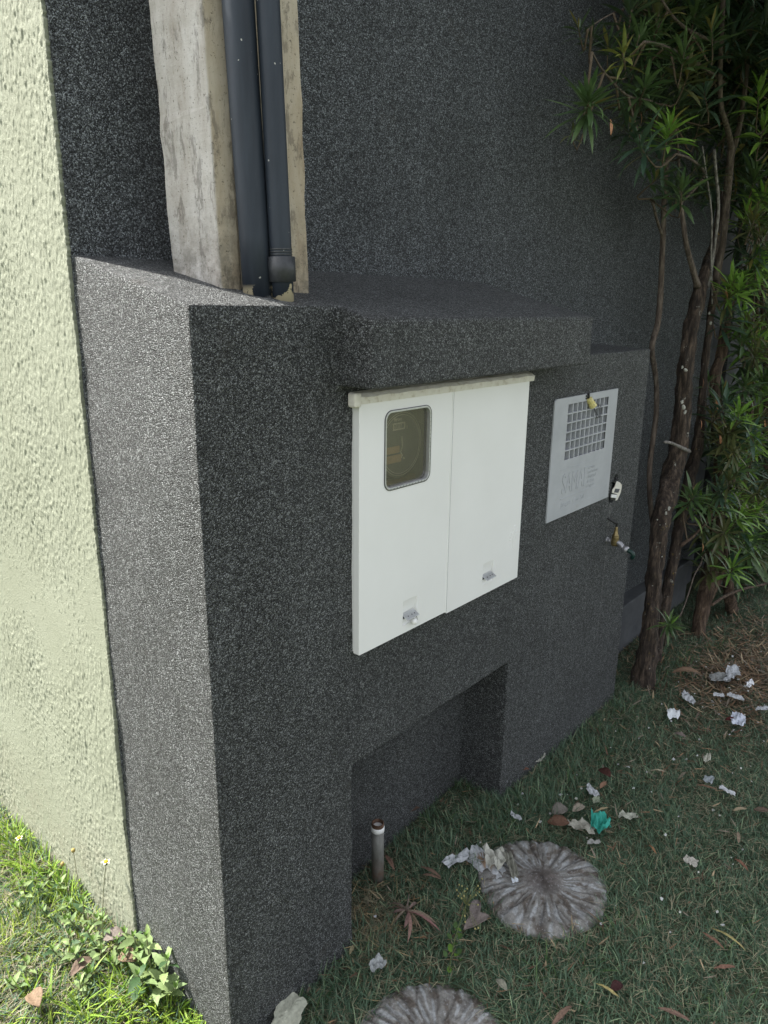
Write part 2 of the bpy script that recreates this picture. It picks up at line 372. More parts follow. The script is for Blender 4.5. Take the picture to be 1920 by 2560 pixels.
# fluted concrete paver
m, t, b = newmat('stained_fluted_concrete'); co = coords(t)
a = t.nodes.new('ShaderNodeVertexColor'); a.layer_name = 'col'
c = mix(t, 1.0, a.outputs[0], ramp(t, noise(t, co, 55, 6, 0.8), [(0.3, 0.55), (0.7, 1.45)]), 'MULTIPLY')
c = mix(t, ramp(t, noise(t, co, 110, 5, 0.8), [(0.58, 0.0), (0.64, 0.6)]), c, (0.42,0.44,0.47))
t.links.new(c, b.inputs['Base Color']); b.inputs['Roughness'].default_value = 0.8
t.links.new(bump(t, noise(t, co, 150, 6, 0.75), 0.5, 0.004), b.inputs['Normal']); M_STONE = m
m, t, b = newmat('neighbour_grey_concrete'); co = coords(t)
c = ramp(t, noise(t, co, 9, 6, 0.65), [(0.3, (0.06,0.065,0.072)), (0.7, (0.11,0.115,0.122))])
t.links.new(c, b.inputs['Base Color']); b.inputs['Roughness'].default_value = 0.85
t.links.new(bump(t, noise(t, co, 80, 5), 0.3, 0.003), b.inputs['Normal']); M_NEIGH = m
# ------------------------------------------------------------------ ground (one sheet to the horizon)
def axis(lo, hi, step, far):
    a = list(np.arange(lo, hi+1e-6, step)); s = step; x = hi
    while x < far: s *= 1.5; x += s; a.append(x)
    s = step; x = lo
    while x > -far: s *= 1.5; x -= s; a.insert(0, x)
    return np.array(a)
gx = axis(-1.6, 4.6, 0.02, 220); gy = axis(-1.8, 1.8, 0.02, 220)
X, Y = np.meshgrid(gx, gy, indexing='ij')
Z = gh(X, Y) + np.where((np.abs(X)<5)&(np.abs(Y)<2), 0.003*np.sin(61*X+2*np.sin(40*Y))*np.sin(53*Y), 0)
vs = np.stack([X, Y, Z], -1).reshape(-1, 3); ny = len(gy)
I = (np.arange(len(gx)-1)[:,None]*ny+np.arange(ny-1)[None,:]).ravel()
fs = np.stack([I, I+ny, I+ny+1, I+1], -1)
me = bpy.data.meshes.new('ground'); me.from_pydata(vs.tolist(), [], fs.tolist()); me.update()
tag(fin(me, 'ground', M_SOIL, None, True), 'bare thatchy soil under the lawn around the meter wall', kind='structure')
# ------------------------------------------------------------------ meter wall
ZT, S = 1.6453, 0.2448
mass = prism_yz([(0,-.3),(0.50,-.3),(0.50,ZT+0.50*S),(0,ZT)], 0.0, 1.345)
right = prism_yz([(0,-.3),(0.45,-.3),(0.45,1.497+0.45*0.05),(0,1.497)], 1.2, 2.058)
hood = prism_yz([(-.098,1.482),(0.3,1.482),(0.3,ZT+0.3*S-0.0006),(-.098,ZT-.098*S-0.0006)], 0.356, 1.3445)
rec = prism_xz([(.404,-.5),(1.137,-.5),(1.137,.541),(.404,.541)], -.2, .165)
nic = prism_xz(rrect(.45,1.10,.89,1.42,.01), -.012, .13)
nic2 = prism_xz([(1.37,1.13),(1.73,1.13),(1.73,1.355),(1.37,1.355)], -.02, .10)
hole = prism_xz([(1.806,.945),(1.832,.938),(1.852,.965),(1.862,1.0),(1.868,1.035),(1.852,1.05),(1.835,1.035),(1.822,1.0),(1.808,.97)], -.02, .035)
me = boolean(mass, [('UNION', right), ('UNION', hood), ('DIFFERENCE', rec), ('DIFFERENCE', nic), ('DIFFERENCE', nic2), ('DIFFERENCE', hole)])
me.materials.clear()
WALL = thing('meter_wall', 'low wall of speckled dark grey granulated plaster with projecting hood and square recess at its foot', 'wall', (0,0,0))
ob = fin(me, 'wall_body', M_GRAIN, WALL, False)
mo = ob.modifiers.new('r', 'REMESH'); mo.mode = 'VOXEL'; mo.voxel_size = 0.0055; mo.use_smooth_shade = True
mo = ob.modifiers.new('s', 'SMOOTH'); mo.iterations = 3; mo.factor = 0.5
tx = bpy.data.textures.new('grainy', 'CLOUDS'); tx.noise_scale = 0.016; tx.noise_depth = 2
mo = ob.modifiers.new('d', 'DISPLACE'); mo.texture = tx; mo.strength = 0.0022; mo.mid_level = 0.5; mo.texture_coords = 'GLOBAL'
tx2 = bpy.data.textures.new('trowel', 'CLOUDS'); tx2.noise_scale = 0.16; tx2.noise_depth = 1
mo = ob.modifiers.new('d2', 'DISPLACE'); mo.texture = tx2; mo.strength = 0.006; mo.mid_level = 0.5; mo.texture_coords = 'GLOBAL'
# ------------------------------------------------------------------ walls behind
def jag_slab(x0, y0f, x1, y1f, z0, z1, th, name, mat, label, nz=220, amp=0.0018, cat='wall'):
    """vertical slab whose front runs (x0,y0f)->(x1,y1f); its near edge is slightly uneven"""
    zs = np.linspace(z0, z1, nz); vs = []
    d = Vector((x1-x0, y1f-y0f, 0)).normalized(); nrm = Vector((-d.y, d.x, 0))
    for z in zs:
        e = amp*(rnd.random()-0.5)*2
        for p in ((x0+d.x*e, y0f+d.y*e), (x1, y1f)):
            vs.append((p[0], p[1], z)); vs.append((p[0]+nrm.x*th, p[1]+nrm.y*th, z))
    fs = []
    for i in range(nz-1):
        a = i*4; c = a+4
        fs += [(a,a+2,c+2,c),(a+2,a+3,c+3,c+2),(a+3,a+1,c+1,c+3),(a+1,a,c,c+1)]
    fs += [(0,1,3,2), ((nz-1)*4,(nz-1)*4+2,(nz-1)*4+3,(nz-1)*4+1)]
    me = bpy.data.meshes.new(name); me.from_pydata(vs, [], fs)
    bm = bmesh.new(); bm.from_mesh(me); bmesh.ops.recalc_face_normals(bm, faces=bm.faces); bm.to_mesh(me); bm.free()
    return tag(fin(me, name, mat), label, cat)
# green wall: slab along y on the outside (x<0) face
def blur(a, sy, sz):
    fy = np.fft.fftfreq(a.shape[0])[:, None]; fz = np.fft.fftfreq(a.shape[1])[None, :]
    b_ = np.real(np.fft.ifft2(np.fft.fft2(a)*np.exp(-2*(np.pi**2)*((fy*sy)**2+(fz*sz)**2)))); return (b_-b_.mean())/b_.std()
GW = thing('green_wall', 'tall sunlit pale green wall of scratched vertical render at the left', 'wall', (0, .384, 0))
DY, DZ = .0024, .0030; ny_, nz_ = 560, 1000
wn = lambda: R.normal(0, 1, (ny_, nz_))
hA = blur(wn(), .55, 1.0); hB = blur(wn(), 1.5, 1.9); hC = blur(wn(), .7, 4.5); hD = blur(wn(), 25, 30)
hE = blur(wn(), 30, 45)
relief = (.00066+.00008*hE)*hA + .00014*hB + .0008*hD - .0016*np.clip(hC-1.35-.2*hE, 0, 1.2)
yy = .384 + DY*np.arange(ny_); zz0 = -.12 + DZ*np.arange(nz_)
GY, GZ = np.meshgrid(yy, zz0, indexing='ij'); GX = -.007 - relief
GY[0, :] += .0016*R.normal(0, 1, nz_).clip(-1.5, 1.5) + .0015*blur(wn(), 1, 10)[0]
gv = np.stack([GX, GY, GZ], -1).reshape(-1, 3); I = (np.arange(ny_-1)[:, None]*nz_+np.arange(nz_-1)[None, :]).ravel()
gf = np.stack([I, I+1, I+nz_+1, I+nz_], -1)
n0 = len(gv); edge = np.stack([np.full(nz_, -.0006), GY[0], zz0], -1); gv = np.concatenate([gv, edge]); k_ = np.arange(nz_-1)
gf = np.concatenate([gf, np.stack([k_, k_+n0, k_+n0+1, k_+1], -1)])
me = bpy.data.meshes.new('render_coat'); me.from_pydata(gv.tolist(), [], gf.tolist()); me.update()
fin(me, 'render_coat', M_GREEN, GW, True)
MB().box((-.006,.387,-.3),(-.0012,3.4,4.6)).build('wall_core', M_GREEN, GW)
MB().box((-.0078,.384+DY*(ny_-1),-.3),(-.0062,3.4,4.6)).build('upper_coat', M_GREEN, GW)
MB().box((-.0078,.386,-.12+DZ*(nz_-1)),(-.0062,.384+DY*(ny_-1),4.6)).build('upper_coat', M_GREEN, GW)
o = jag_slab(.0, .378, 3.42, .20, -.3, 4.6, .22, 'back_wall', M_GRAINB, 'tall speckled dark grey plaster wall rising behind the concrete pole', 2)
o = MB().box((2.07,.165,-.3),(3.40,.262,.262)).build('plinth', M_NEIGH, None, bevel=.006); tag(o, 'low bluish grey concrete kerb at the foot of the dark wall behind the trunks', 'plinth')
f = thing('boundary_wall', 'pale grey concrete boundary wall glimpsed between the trunks on the right', 'wall', (3.43,.3,0))
MB().box((3.43,.24,-.3),(3.72,.46,4.6)).build('wall_panel', M_NEIGH, f, bevel=.004)
MB().box((3.90,.25,-.3),(8.5,.47,4.6)).build('wall_panel', M_NEIGH, f, bevel=.004)
MB().box((3.721,.40,-.3),(3.899,.46,4.6)).build('gap_backing', M_BLACK, f)
o = MB().box((3.765,.27,.60),(3.81,.31,1.62)).build('red_post', M_RED, None, bevel=.004); tag(o, 'narrow dark red steel post seen between grey concrete panels', 'post')
# ------------------------------------------------------------------ concrete pole (double T) and pipes
POLE = thing('concrete_pole', 'old weathered pale concrete utility pole standing on the dark wall', 'pole', (.26,.17,1.66))
zz = np.linspace(1.60, 4.4, 150)
sec = [(.150,.262),(.168,.128),(.212,.122),(.238,.150),(.312,.150),(.330,.108),(.376,.100),(.372,.262)]
vs = []; fs = []
for i, z in enumerate(zz):
    lean = -0.028*(z-1.67)
    for k, (x, y) in enumerate(sec):
        j = 0.0007
        vs.append((x+lean+rnd.uniform(-j,j)+(0.0016*math.sin(z*31+2*math.sin(z*13)+k) if k in (0,6,7) else 0), y+0.012*(z-1.67)*0+rnd.uniform(-j,j), z))
n = len(sec)
for i in range(len(zz)-1):
    for k in range(n): fs.append((i*n+k, i*n+(k+1)%n, (i+1)*n+(k+1)%n, (i+1)*n+k))
fs += [tuple(range(n))[::-1], tuple((len(zz)-1)*n+k for k in range(n))]
MB().add(vs, fs).build('shaft', M_CONC, POLE, bevel=.003)
def pipe_line(cx, cy, z0, z1, lean, r): return [(cx+lean*(z-1.67), cy, z) for z in np.linspace(z0, z1, 24)]
p1 = thing('drain_pipe', 'wide blue grey plastic conduit running up the pole, left of the narrow one', 'pipe', (.214,.088,1.66))
MB().add(*tube(pipe_line(.2250,.088,1.655,4.35,-.046,.031), .0290, 32)).build('pipe_tube', M_PIPE, p1, True)
MB().add(*tube([(.226,.088,1.655),(.226,.088,1.663)], [.034,.029], 24, .12)).build('mortar_collar', M_GRAIN, p1, True)
p2 = thing('conduit', 'narrow blue grey plastic conduit with a charcoal coupling near its base', 'pipe', (.258,.052,1.65))
cx2, cy2 = .2565, .050
MB().add(*tube(pipe_line(cx2,cy2,1.650,4.35,-.036,.02), .0215, 28)).build('pipe_tube', M_PIPE2, p2, True)
def c2(z): return (cx2-.036*(z-1.67), cy2, z)
MB().add(*tube([c2(1.6895),c2(1.690),c2(1.736),c2(1.7365)], [.025,.0272,.0272,.025], 28)).build('coupling', M_COUP, p2, True)
q = MB()
for z in (1.740,1.745,1.750): q.add(*tube([c2(z-.0015),c2(z),c2(z+.0015)], [.0217,.0229,.0217], 28, cap=False))
q.build('thread', M_COUP, p2, True)
# ------------------------------------------------------------------ white meter cabinet
CAB = thing('meter_cabinet', 'white two door metal electricity meter cabinet set in the dark wall under the hood', 'cabinet', (.41,0,.85))
XL, XS, XR, ZB, ZC = .409, .757, 1.131, .851, 1.446
win = rrect(.494,.664,1.234,1.418,.022,8)
def door(x0, x1, y0, pock):
    cuts = []
    if pock == 'L': cuts.append(('DIFFERENCE', prism_xz(win, -.1, .05)))
    return boolean(prism_xz([(x0,ZB),(x1,ZB),(x1,ZC),(x0,ZC)], y0, .0), cuts)
def wedge(xc, zc):   # pressed finger pocket: slopes in from the top edge
    w_, h_ = .028, .032
    vs = [(xc-w_,-.04,zc-h_),(xc+w_,-.04,zc-h_),(xc+w_,-.04,zc+h_),(xc-w_,-.04,zc+h_),(xc-w_,-.0085,zc-h_*.2),(xc+w_,-.0085,zc-h_*.2),(xc+w_,-.0165,zc+h_),(xc-w_,-.0165,zc+h_),(xc-w_,-.0165,zc-h_),(xc+w_,-.0165,zc-h_)]
    fs = [(0,1,2,3),(3,2,6,7),(0,8,9,1),(8,4,5,9),(4,7,6,5),(0,3,7,4,8),(1,9,5,6,2)]
    return vs, fs
dl = boolean(prism_xz([(XL,ZB),(XS,ZB),(XS,ZC),(XL,ZC)], -.019, .0), [('DIFFERENCE', prism_xz(win, -.1, .05)), ('DIFFERENCE', [wedge(.600,.905)][0])])
DL = fin(dl, 'door', M_WHITE, CAB, False, None, .0016, 2); DL['label'] = 'left cabinet door with the meter window'
dr = boolean(prism_xz([(XS+.0045,ZB-.007),(XR,ZB-.006),(XR,ZC),(XS+.0045,ZC)], -.017, .0), [('DIFFERENCE', wedge(.962,.908))])
DR = fin(dr, 'door', M_WHITE, CAB, False, None, .0016, 2); DR['label'] = 'right blank cabinet door with embossed maker mark'
MB().box((XS-.0055,-.0205,ZB-.001),(XS-.0015,-.0188,ZC)).build('door_lip', M_WHITE, DL, bevel=.0006)
MB().box((XS-.0014,-.0165,ZB),(XS+.0044,-.010,ZC)).build('seam_shadow_strip', M_RIVET, DL)
q = MB(); q.box((XL+.002,.0,ZB+.004),(XR-.002,.012,ZB+.03)); q.box((XL+.002,.0,ZB+.03),(XL+.03,.012,ZC)); q.box((XR-.03,.0,ZB+.03),(XR-.002,.012,ZC)); q.build('cabinet_frame', M_WHITE, CAB)
# sealant strip along top
vs=[];fs=[];xs=np.linspace(XL-.010,XR+.016,70)
for i,x in enumerate(xs):
    a=.0012*math.sin(i*.9)+rnd.uniform(-.0012,.0012); bt=ZC-.004+ (.0005*rnd.random())
    for (y,z) in ((-.0225,bt),(-.0235+rnd.uniform(-.001,.001),ZC+.011+a*.6),(-.0145,ZC+.018+a*.6),(.0,ZC+.022),(.0,bt)): vs.append((x,y,z))
for i in range(len(xs)-1):
    for k in range(5): fs.append((i*5+k,(i+1)*5+k,(i+1)*5+(k+1)%5,i*5+(k+1)%5))
fs+= [(0,1,2,3,4),tuple((len(xs)-1)*5+k for k in (4,3,2,1,0))]
MB().add(vs,fs).build('top_sealant', M_SEAL, CAB)
q = MB(); q.box((XL-.020,-.026,ZC-.010),(XL+.002,-.001,ZC+.022)); q.build('putty_lump', M_SEAL, CAB, bevel=.006, seg=3)
# window gasket
def ring(pts_o, pts_i, y0, y1):
    n=len(pts_o); vs=[(x,y0,z) for x,z in pts_o]+[(x,y1,z) for x,z in pts_o]+[(x,y0,z) for x,z in pts_i]+[(x,y1,z) for x,z in pts_i]; fs=[]
    for i in range(n):
        j=(i+1)%n; fs += [(i,j,n+j,n+i),(2*n+i,3*n+i,3*n+j,2*n+j),(i,2*n+i,2*n+j,j),(n+i,n+j,3*n+j,3*n+i)]
    return vs,fs
wi = rrect(.4985,.6595,1.2385,1.4135,.018,8); wo2 = rrect(.4925,.6655,1.2325,1.4195,.0235,8); wi2 = rrect(.4935,.6645,1.2335,1.4185,.0225,8)
wi3 = rrect(.502,.656,1.242,1.410,.015,8)
MB().add(*ring(rrect(.4942,.6638,1.2342,1.4178,.0218,8), wi, -.0212, -.008)).build('window_frame', M_ALU, DL, bevel=.0006)
MB().add(*ring(wo2, wi2, -.0212, -.0191)).build('frame_line', M_RIVET, DL)
MB().add(*ring(wi, wi3, -.0095, -.006)).build('pane_gasket', M_RIVET, DL)
q=MB()
for i in range(15):
    z=1.255+i*.0102; q.box((.6602,-.0216,z),(.6636,-.0209,z+.0008))
for i in range(12):
    x=.515+i*.0115; q.box((x,-.0216,1.2348),(x+.0008,-.0209,1.2380))
q.build('gasket_creases', M_RIVET, DL)
MB().add(*prism_xz(wi, -.0118,-.0100)).build('window_pane', M_GLASS, DL)
# handles
def latch(xc, zc, parent, seal):
    Mx = Matrix.Translation((xc,-.014,zc)) @ Matrix.Rotation(math.radians(28),4,'X') @ Matrix.Rotation(math.radians(-4),4,'Y')
    q=MB(); q.box((-.024,-.020,-.0010),(.022,.004,.0010), M=Mx); l = q.build('latch_tab', M_ALU, parent, bevel=.0008)
    q=MB()
    for dx in (-.012,.002,.012): q.add(*lathe([(.0016,.0011),(.0016,.0014)],10, Mx @ Matrix.Translation((dx,-.010,0))))
    q.build('latch_hole', M_BLACK, l)
    q=MB(); q.box((-.026,-.006,-.009),(-.012,-.001,-.002), M=Mx); q.build('latch_slot', M_BLACK, l)
    if seal:
        q=MB(); q.add(*lathe([(.0015,-.012),(.0075,-.011),(.0085,-.007),(.0085,-.002),(.0070,.001),(.004,.0015)],18, Matrix.Translation((xc+.010,-.033,zc-.022)) @ Matrix.Rotation(math.radians(75),4,'X') @ Matrix.Rotation(math.radians(20),4,'Y')))
        s_=q.build('wire_seal', M_WHITE, l, True)
        q=MB(); q.add(*tube([(xc+.010,-.027,zc-.006),(xc+.013,-.031,zc-.012),(xc+.011,-.034,zc-.018)], .0007, 6)); q.build('seal_wire', M_DSTEEL, l)
latch(.600,.899,DL,True); latch(.962,.902,DR,False)
q=MB(); q.add(*text_mesh('SHP',.036,1.066,-.0172,.975,.0009,.32,.0004,.82))
bolt=[(1.094,1.018),(1.103,1.018),(1.097,.992),(1.105,.992),(1.086,.950),(1.092,.983),(1.084,.983)]
q.add(*prism_xz(bolt,-.0186,-.0170)); q.build('embossed_mark', M_WHITE, DR, bevel=.0003)
CAB.location.x -= .008; CAB.location.y -= .0045
# the meter inside
MET = thing('electricity_meter', 'round electricity meter with a five digit counter behind the cabinet window', 'meter', (.60,.08,1.31))
MC=(.607,1.315)
def discY(cx,cz,prof,n=48):  # lathe about y axis ; prof (r, y)
    Mx=Matrix.Translation((cx,0,cz)) @ Matrix(((1,0,0,0),(0,0,1,0),(0,1,0,0),(0,0,0,1)))
    return lathe(prof,n,Mx)
MB().box((.455,.118,.895),(1.095,.124,1.415)).build('mounting_board', M_BOXIN, MET)
q=MB()
for a,bb in (((.4515,.0,.8915),(.4535,.117,1.4185)),((1.0965,.0,.8915),(1.0985,.117,1.4185)),((.4540,.0,.8915),(1.096,.117,.8935)),((.4540,.0,1.4165),(1.096,.117,1.4185))): q.box(a,bb)
q.build('bounce_liner', plain('pale_bounce_liner',(.7,.68,.6),.7), MET)  # unseen pale sides added to bounce light onto the meter
MB().add(*discY(MC[0],MC[1],[(.092,.118),(.092,.07),(.086,.066),(.086,.055),(.082,.052)])).build('housing', M_METER, MET, True)
MB().add(*discY(MC[0],MC[1],[(.0895,.0655),(.0895,.058),(.0865,.054),(.0855,.054)])).build('rim', M_DSTEEL, MET, True)
q=MB()
for r_ in (.0795,.074): 
    q.add(*ring([(MC[0]+r_*math.cos(a),MC[1]+r_*math.sin(a)) for a in np.linspace(0,2*math.pi,49)[:-1]],[(MC[0]+(r_-.0009)*math.cos(a),MC[1]+(r_-.0009)*math.sin(a)) for a in np.linspace(0,2*math.pi,49)[:-1]],.0505,.0519))
q.build('dial_ring', M_METERL, MET)
q=MB(); q.add(*ring(rrect(.573,.620,1.352,1.370,.001,1), rrect(.5765,.6165,1.3555,1.3665,.001,1), .0505,.0519)); q.build('counter_frame', M_METERL, MET)
q=MB(); q.add(*text_mesh('03337',.0115,.5785,.0512,1.357,.0004,0,0,1.0)); q.build('counter_digits', M_METERL, MET)
q=MB(); q.add(*text_mesh('itron',.013,.577,.0512,1.3745,.0004,.2,.0002,1.1)); q.build('dial_print', M_METERL, MET); q=MB(); q.add(*text_mesh('I',.011,.627,.0512,1.352,.0004)); q.build('phase_mark', M_METERL, MET)
q=MB(); q.box((.545,.049,1.296),(.598,.0519,1.313)); q.box((.545,.049,1.272),(.605,.0519,1.291)); q.build('rotor_plate', M_METERW, MET)
q=MB(); q.add(*tube([(.604,.048,1.335),(.605,.047,1.31),(.600,.047,1.296),(.606,.047,1.289),(.604,.048,1.281)],.0013,8)); q.add(*lathe([(.0025,0),(.002,.003)],10,Matrix.Translation((.592,.052,1.279))@Matrix.Rotation(math.pi/2,4,'X'))); q.add(*lathe([(.0025,0),(.002,.003)],10,Matrix.Translation((.617,.052,1.278))@Matrix.Rotation(math.pi/2,4,'X'))); q.build('terminal_screws', M_METERL, MET)
MB().box((.53,.075,1.15),(.70,.117,1.222)).build('terminal_cover', M_METERW, MET, bevel=.004)
for ch in MET.children:
    if ch.name.split('.')[0] not in ('mounting_board', 'bounce_liner'): ch.location.x += .030
# ------------------------------------------------------------------ water meter cover
PL = thing('water_meter_cover', 'small grey plastic water meter cover with square grille and raised lettering', 'cover', (1.316,0,.97))
px0,px1,pz0,pz1 = 1.3165,1.781,.9715,1.3705
cuts=[]; gx0,gx1,gz0,gz1 = 1.408,1.706,1.166,1.347
cw=(gx1-gx0)/9; ch=(gz1-gz0)/6
pb=(prism_xz([(px0,pz0),(px1,pz0),(px1,pz1),(px0+.008,pz1),(px0,pz1-.008)],-.006,.0))
me=boolean(pb,[('DIFFERENCE',prism_xz([(gx0,gz0),(gx1,gz0),(gx1,gz1),(gx0,gz1)],-.1,.05)),('DIFFERENCE',prism_xz([(1.525,1.353),(1.575,1.352),(1.575,1.357),(1.525,1.358)],-.1,.05))])
fin(me,'plate',M_PLATE,PL,False,None,.0012,2)
q=MB()
for i in range(1,9): q.box((gx0+i*cw-.0028,-.0058,gz0),(gx0+i*cw+.0028,.016,gz1))
for j in range(1,6): q.box((gx0,-.0055,gz0+j*ch-.0022),(gx1,.0155,gz0+j*ch+.0022))
for (a,bb) in (((gx0-.002,-.0045,gz0-.003),(gx0,.0155,gz1+.003)),((gx1,-.0045,gz0-.003),(gx1+.002,.0155,gz1+.003)),((gx0-.002,-.0045,gz0-.003),(gx1+.002,.0155,gz0)),((gx0-.002,-.0045,gz1),(gx1+.002,.0155,gz1+.003))): q.box(a,bb)
q.build('grille', M_PLATE, PL)
MB().box((1.371,.086,1.131),(1.729,.092,1.354)).build('cavity_back', M_DARKIN, PL)
q=MB(); q.add(*discY(1.56,1.235,[(.03,.085),(.03,.05),(.026,.046)],24)); q.build('water_meter', M_METERL, PL, True)
q=MB(); q.add(*text_mesh('SAMAE',.098,1.402,-.0060,1.052,.0018,.0,0,.62))
for i,s_ in enumerate(['Serviço','Autônomo','Municipal','de Água','e Esgoto']): q.add(*text_mesh(s_,.0185,1.585,-.0060,1.108-i*.0165,.0009))
q.box((1.400,-.0071,1.0345),(1.665,-.0055,1.0375)); q.add(*text_mesh('Jaraguá      do Sul',.024,1.405,-.0060,1.008,.0009))
q.add(*discY(1.500,1.016,[(.009,-.0055),(.009,-.0070)],20))
for (a,bb) in (((1.388,1.135),(1.68,1.1365)),((1.388,.998),(1.68,.9995))): q.box((a[0],-.0066,a[1]),(bb[0],-.0055,bb[1]))
q.build('raised_lettering', M_PLATE, PL, bevel=.0003)
SEAL = thing('security_seal', 'yellow plastic seal with a wire loop hanging on the grey cover grille', 'seal', (1.55,-.012,1.345))
Mx=Matrix.Translation((1.545,-.010,1.352)) @ Matrix.Rotation(math.radians(148),4,'Y') @ Matrix.Rotation(math.radians(18),4,'X')
MB().add(*lathe([(.006,-.006),(.0115,-.003),(.0115,.010),(.010,.014),(.0125,.016),(.0135,.030),(.009,.031)],10,Mx)).build('seal_body', M_YEL, SEAL)
Mk=Matrix.Translation((1.540,-.008,1.362)); q=MB(); q.box((-.016,-.002,-.003),(.010,.002,.003),M=Mk@Matrix.Rotation(.2,4,'Y')); q.box((-.003,-.004,-.006),(.005,.003,.012),M=Mk@Matrix.Rotation(-.3,4,'Y')); q.build('seal_lug', M_BLACK, SEAL, bevel=.001)
def loopw(dx,dz,s_): return [(1.560+dx+ s_*.026*(1-math.cos(a)), -.012-.004*math.sin(a), 1.330+dz-.034*math.sin(a/2)**.9*(1.2)+.012*math.sin(a)) for a in np.linspace(0,2*math.pi,22)]
q=MB()
q.add(*tube(smoothpts([(1.560,-.014,1.333),(1.578,-.018,1.316),(1.600,-.018,1.297),(1.622,-.014,1.287),(1.634,-.010,1.293),(1.628,-.010,1.315),(1.606,-.012,1.334),(1.588,-.012,1.333)],[.0012]*8,.008)[0],.0012,6))
q.add(*tube(smoothpts([(1.563,-.014,1.333),(1.588,-.016,1.304),(1.612,-.012,1.284),(1.630,-.014,1.286),(1.636,-.016,1.306),(1.616,-.016,1.328),(1.594,-.016,1.330)],[.0012]*7,.008)[0],.0012,6))
q.build('wire_loop', M_DSTEEL, SEAL, True)
# broken plaster around an outlet
BR = thing('broken_outlet', 'cracked white plaster and pipe end showing in a ragged hole beside the grey cover', 'pipe outlet', (1.83,0,.98))
def pxpoly(pts, y): return [(p_.x,p_.z) for p_ in (at_y(1490+a/10.06,1180+b_/10.06,y) for a,b_ in pts)]
q=MB(); q.add(*prism_xz(pxpoly([(520,230),(585,262),(630,320),(622,400),(604,500),(572,580),(540,645),(512,705),(470,718),(490,640),(515,560),(385,520),(400,440),(455,365),(488,275)],-.001)[::-1],-.0050,.02)); q.build('plaster_fill', M_SEAL, BR, bevel=.0012)
MB().add(*prism_xz(pxpoly([(470,415),(580,425),(540,520),(440,512)],-.003)[::-1],-.0062,-.0045)).build('grey_patch', M_NEIGH, BR)
MB().add(*prism_xz(pxpoly([(380,250),(500,215),(440,360),(380,430),(340,560),(345,700),(470,712),(520,560),(380,525),(395,440),(450,360),(480,270)],-.0)[::-1],-.0030,.01)).build('dark_crack', M_BLACK, BR)
q=MB(); q.add(*prism_xz(pxpoly([(385,560),(500,570),(480,655),(365,640)],-.003)[::-1],-.0085,.01)); q.build('pipe_end', M_WHITE, BR, bevel=.002)
# tap
TAP = thing('garden_tap', 'tarnished brass garden tap with black lever and green hose end on the dark wall', 'tap', (1.82,0,.795))
def lz(prof,x,y,z,n=18): return lathe(prof,n,Matrix.Translation((x,y,z)))
def tubeY(y0,y1,r0,r1,x=1.82,z=.795): return tube([(x,y0,z),(x,y1,z)],[r0,r1],16)
q=MB(); q.add(*tubeY(.0,-.004,.013,.012)); q.add(*tubeY(-.004,-.018,.008,.008)); q.build('wall_flange', M_ZINC, TAP, True)
q=MB(); q.add(*lz([(.006,-.017),(.0125,-.015),(.0145,-.006),(.0145,.008),(.0125,.014),(.0135,.016),(.0135,.019),(.0115,.021),(.0125,.023),(.0120,.026),(.009,.030),(.0065,.046),(.005,.056),(.004,.060)],1.82,-.033,.795)); q.build('tap_body', M_BRASS, TAP, True)
q=MB(); q.add(*tube(smoothpts([(1.82,-.036,.795),(1.82,-.050,.793),(1.821,-.060,.784),(1.822,-.070,.775)],[.010,.010,.0095,.010],.008)[0],.0098,14)); q.add(*tube([(1.822,-.066,.776),(1.823,-.084,.771)],[.0135,.0135],14)); q.build('spout', M_ZINC, TAP, True)
q=MB(); q.box((-.004,-.004,-.002),(.006,.004,.014),M=Matrix.Translation((1.82,-.033,.855))); q.add(*tube([(1.822,-.030,.866),(1.808,-.006,.882),(1.806,-.002,.886)],[.0055,.0048,.003],8)); q.build('lever', M_BLACK, TAP, bevel=.0012)
HO = thing('hose', 'dark green hose end hanging from the tap spout past the wall corner', 'hose', (1.83,-.1,.77))
q=MB(); pts,_=smoothpts([(1.823,-.082,.771),(1.824,-.096,.768),(1.826,-.106,.756),(1.829,-.100,.742)],[1]*4,.006); q.add(*tube(pts,.008,12)); q.build('hose_tube', M_HOSE, HO, True)
# ------------------------------------------------------------------ pipe stub in recess
pb_ = on_ground(948,2200); 
ST = thing('pipe_stub', 'short upright galvanised pipe stub with white taped top in the recess', 'pipe', (.617,.098,0))
zt_=.195
q=MB(); q.add(*tube([(.619,.098,-.05),(.617,.098,.10),(.616,.098,zt_-.026)],[.0185,.0183,.0183],24)); 
m_,t_,b_=newmat('galvanised_rusty_pipe'); co=coords(t_); cc=ramp(t_,noise(t_,coords(t_,(1,1,.4)),45,6,.7),[(.3,(.10,.10,.09)),(.6,(.19,.19,.175)),(.8,(.27,.27,.26))]); zz_=t_.nodes.new('ShaderNodeSeparateXYZ'); t_.links.new(co,zz_.inputs[0]); mr=t_.nodes.new('ShaderNodeMapRange'); mr.inputs[1].default_value=.0; mr.inputs[2].default_value=.09; mr.inputs[3].default_value=.9; mr.inputs[4].default_value=0; t_.links.new(zz_.outputs[2],mr.inputs[0])
cc=mix(t_,mix(t_,1,ramp(t_,noise(t_,co,60,5,.7),[(.35,0.),(.6,1.)]),mr.outputs[0],'MULTIPLY'),cc,(.17,.09,.05)); t_.links.new(cc,b_.inputs['Base Color']); b_.inputs['Roughness'].default_value=.6
q.build('pipe_tube', m_, ST, True)
q=MB(); q.add(*tube([(.616,.098,zt_-.027),(.616,.098,zt_-.026),(.616,.098,zt_-.012),(.616,.098,zt_-.011)],[.0183,.0196,.0196,.018],24,.03)); q.build('white_tape', M_WHITE, ST, True)
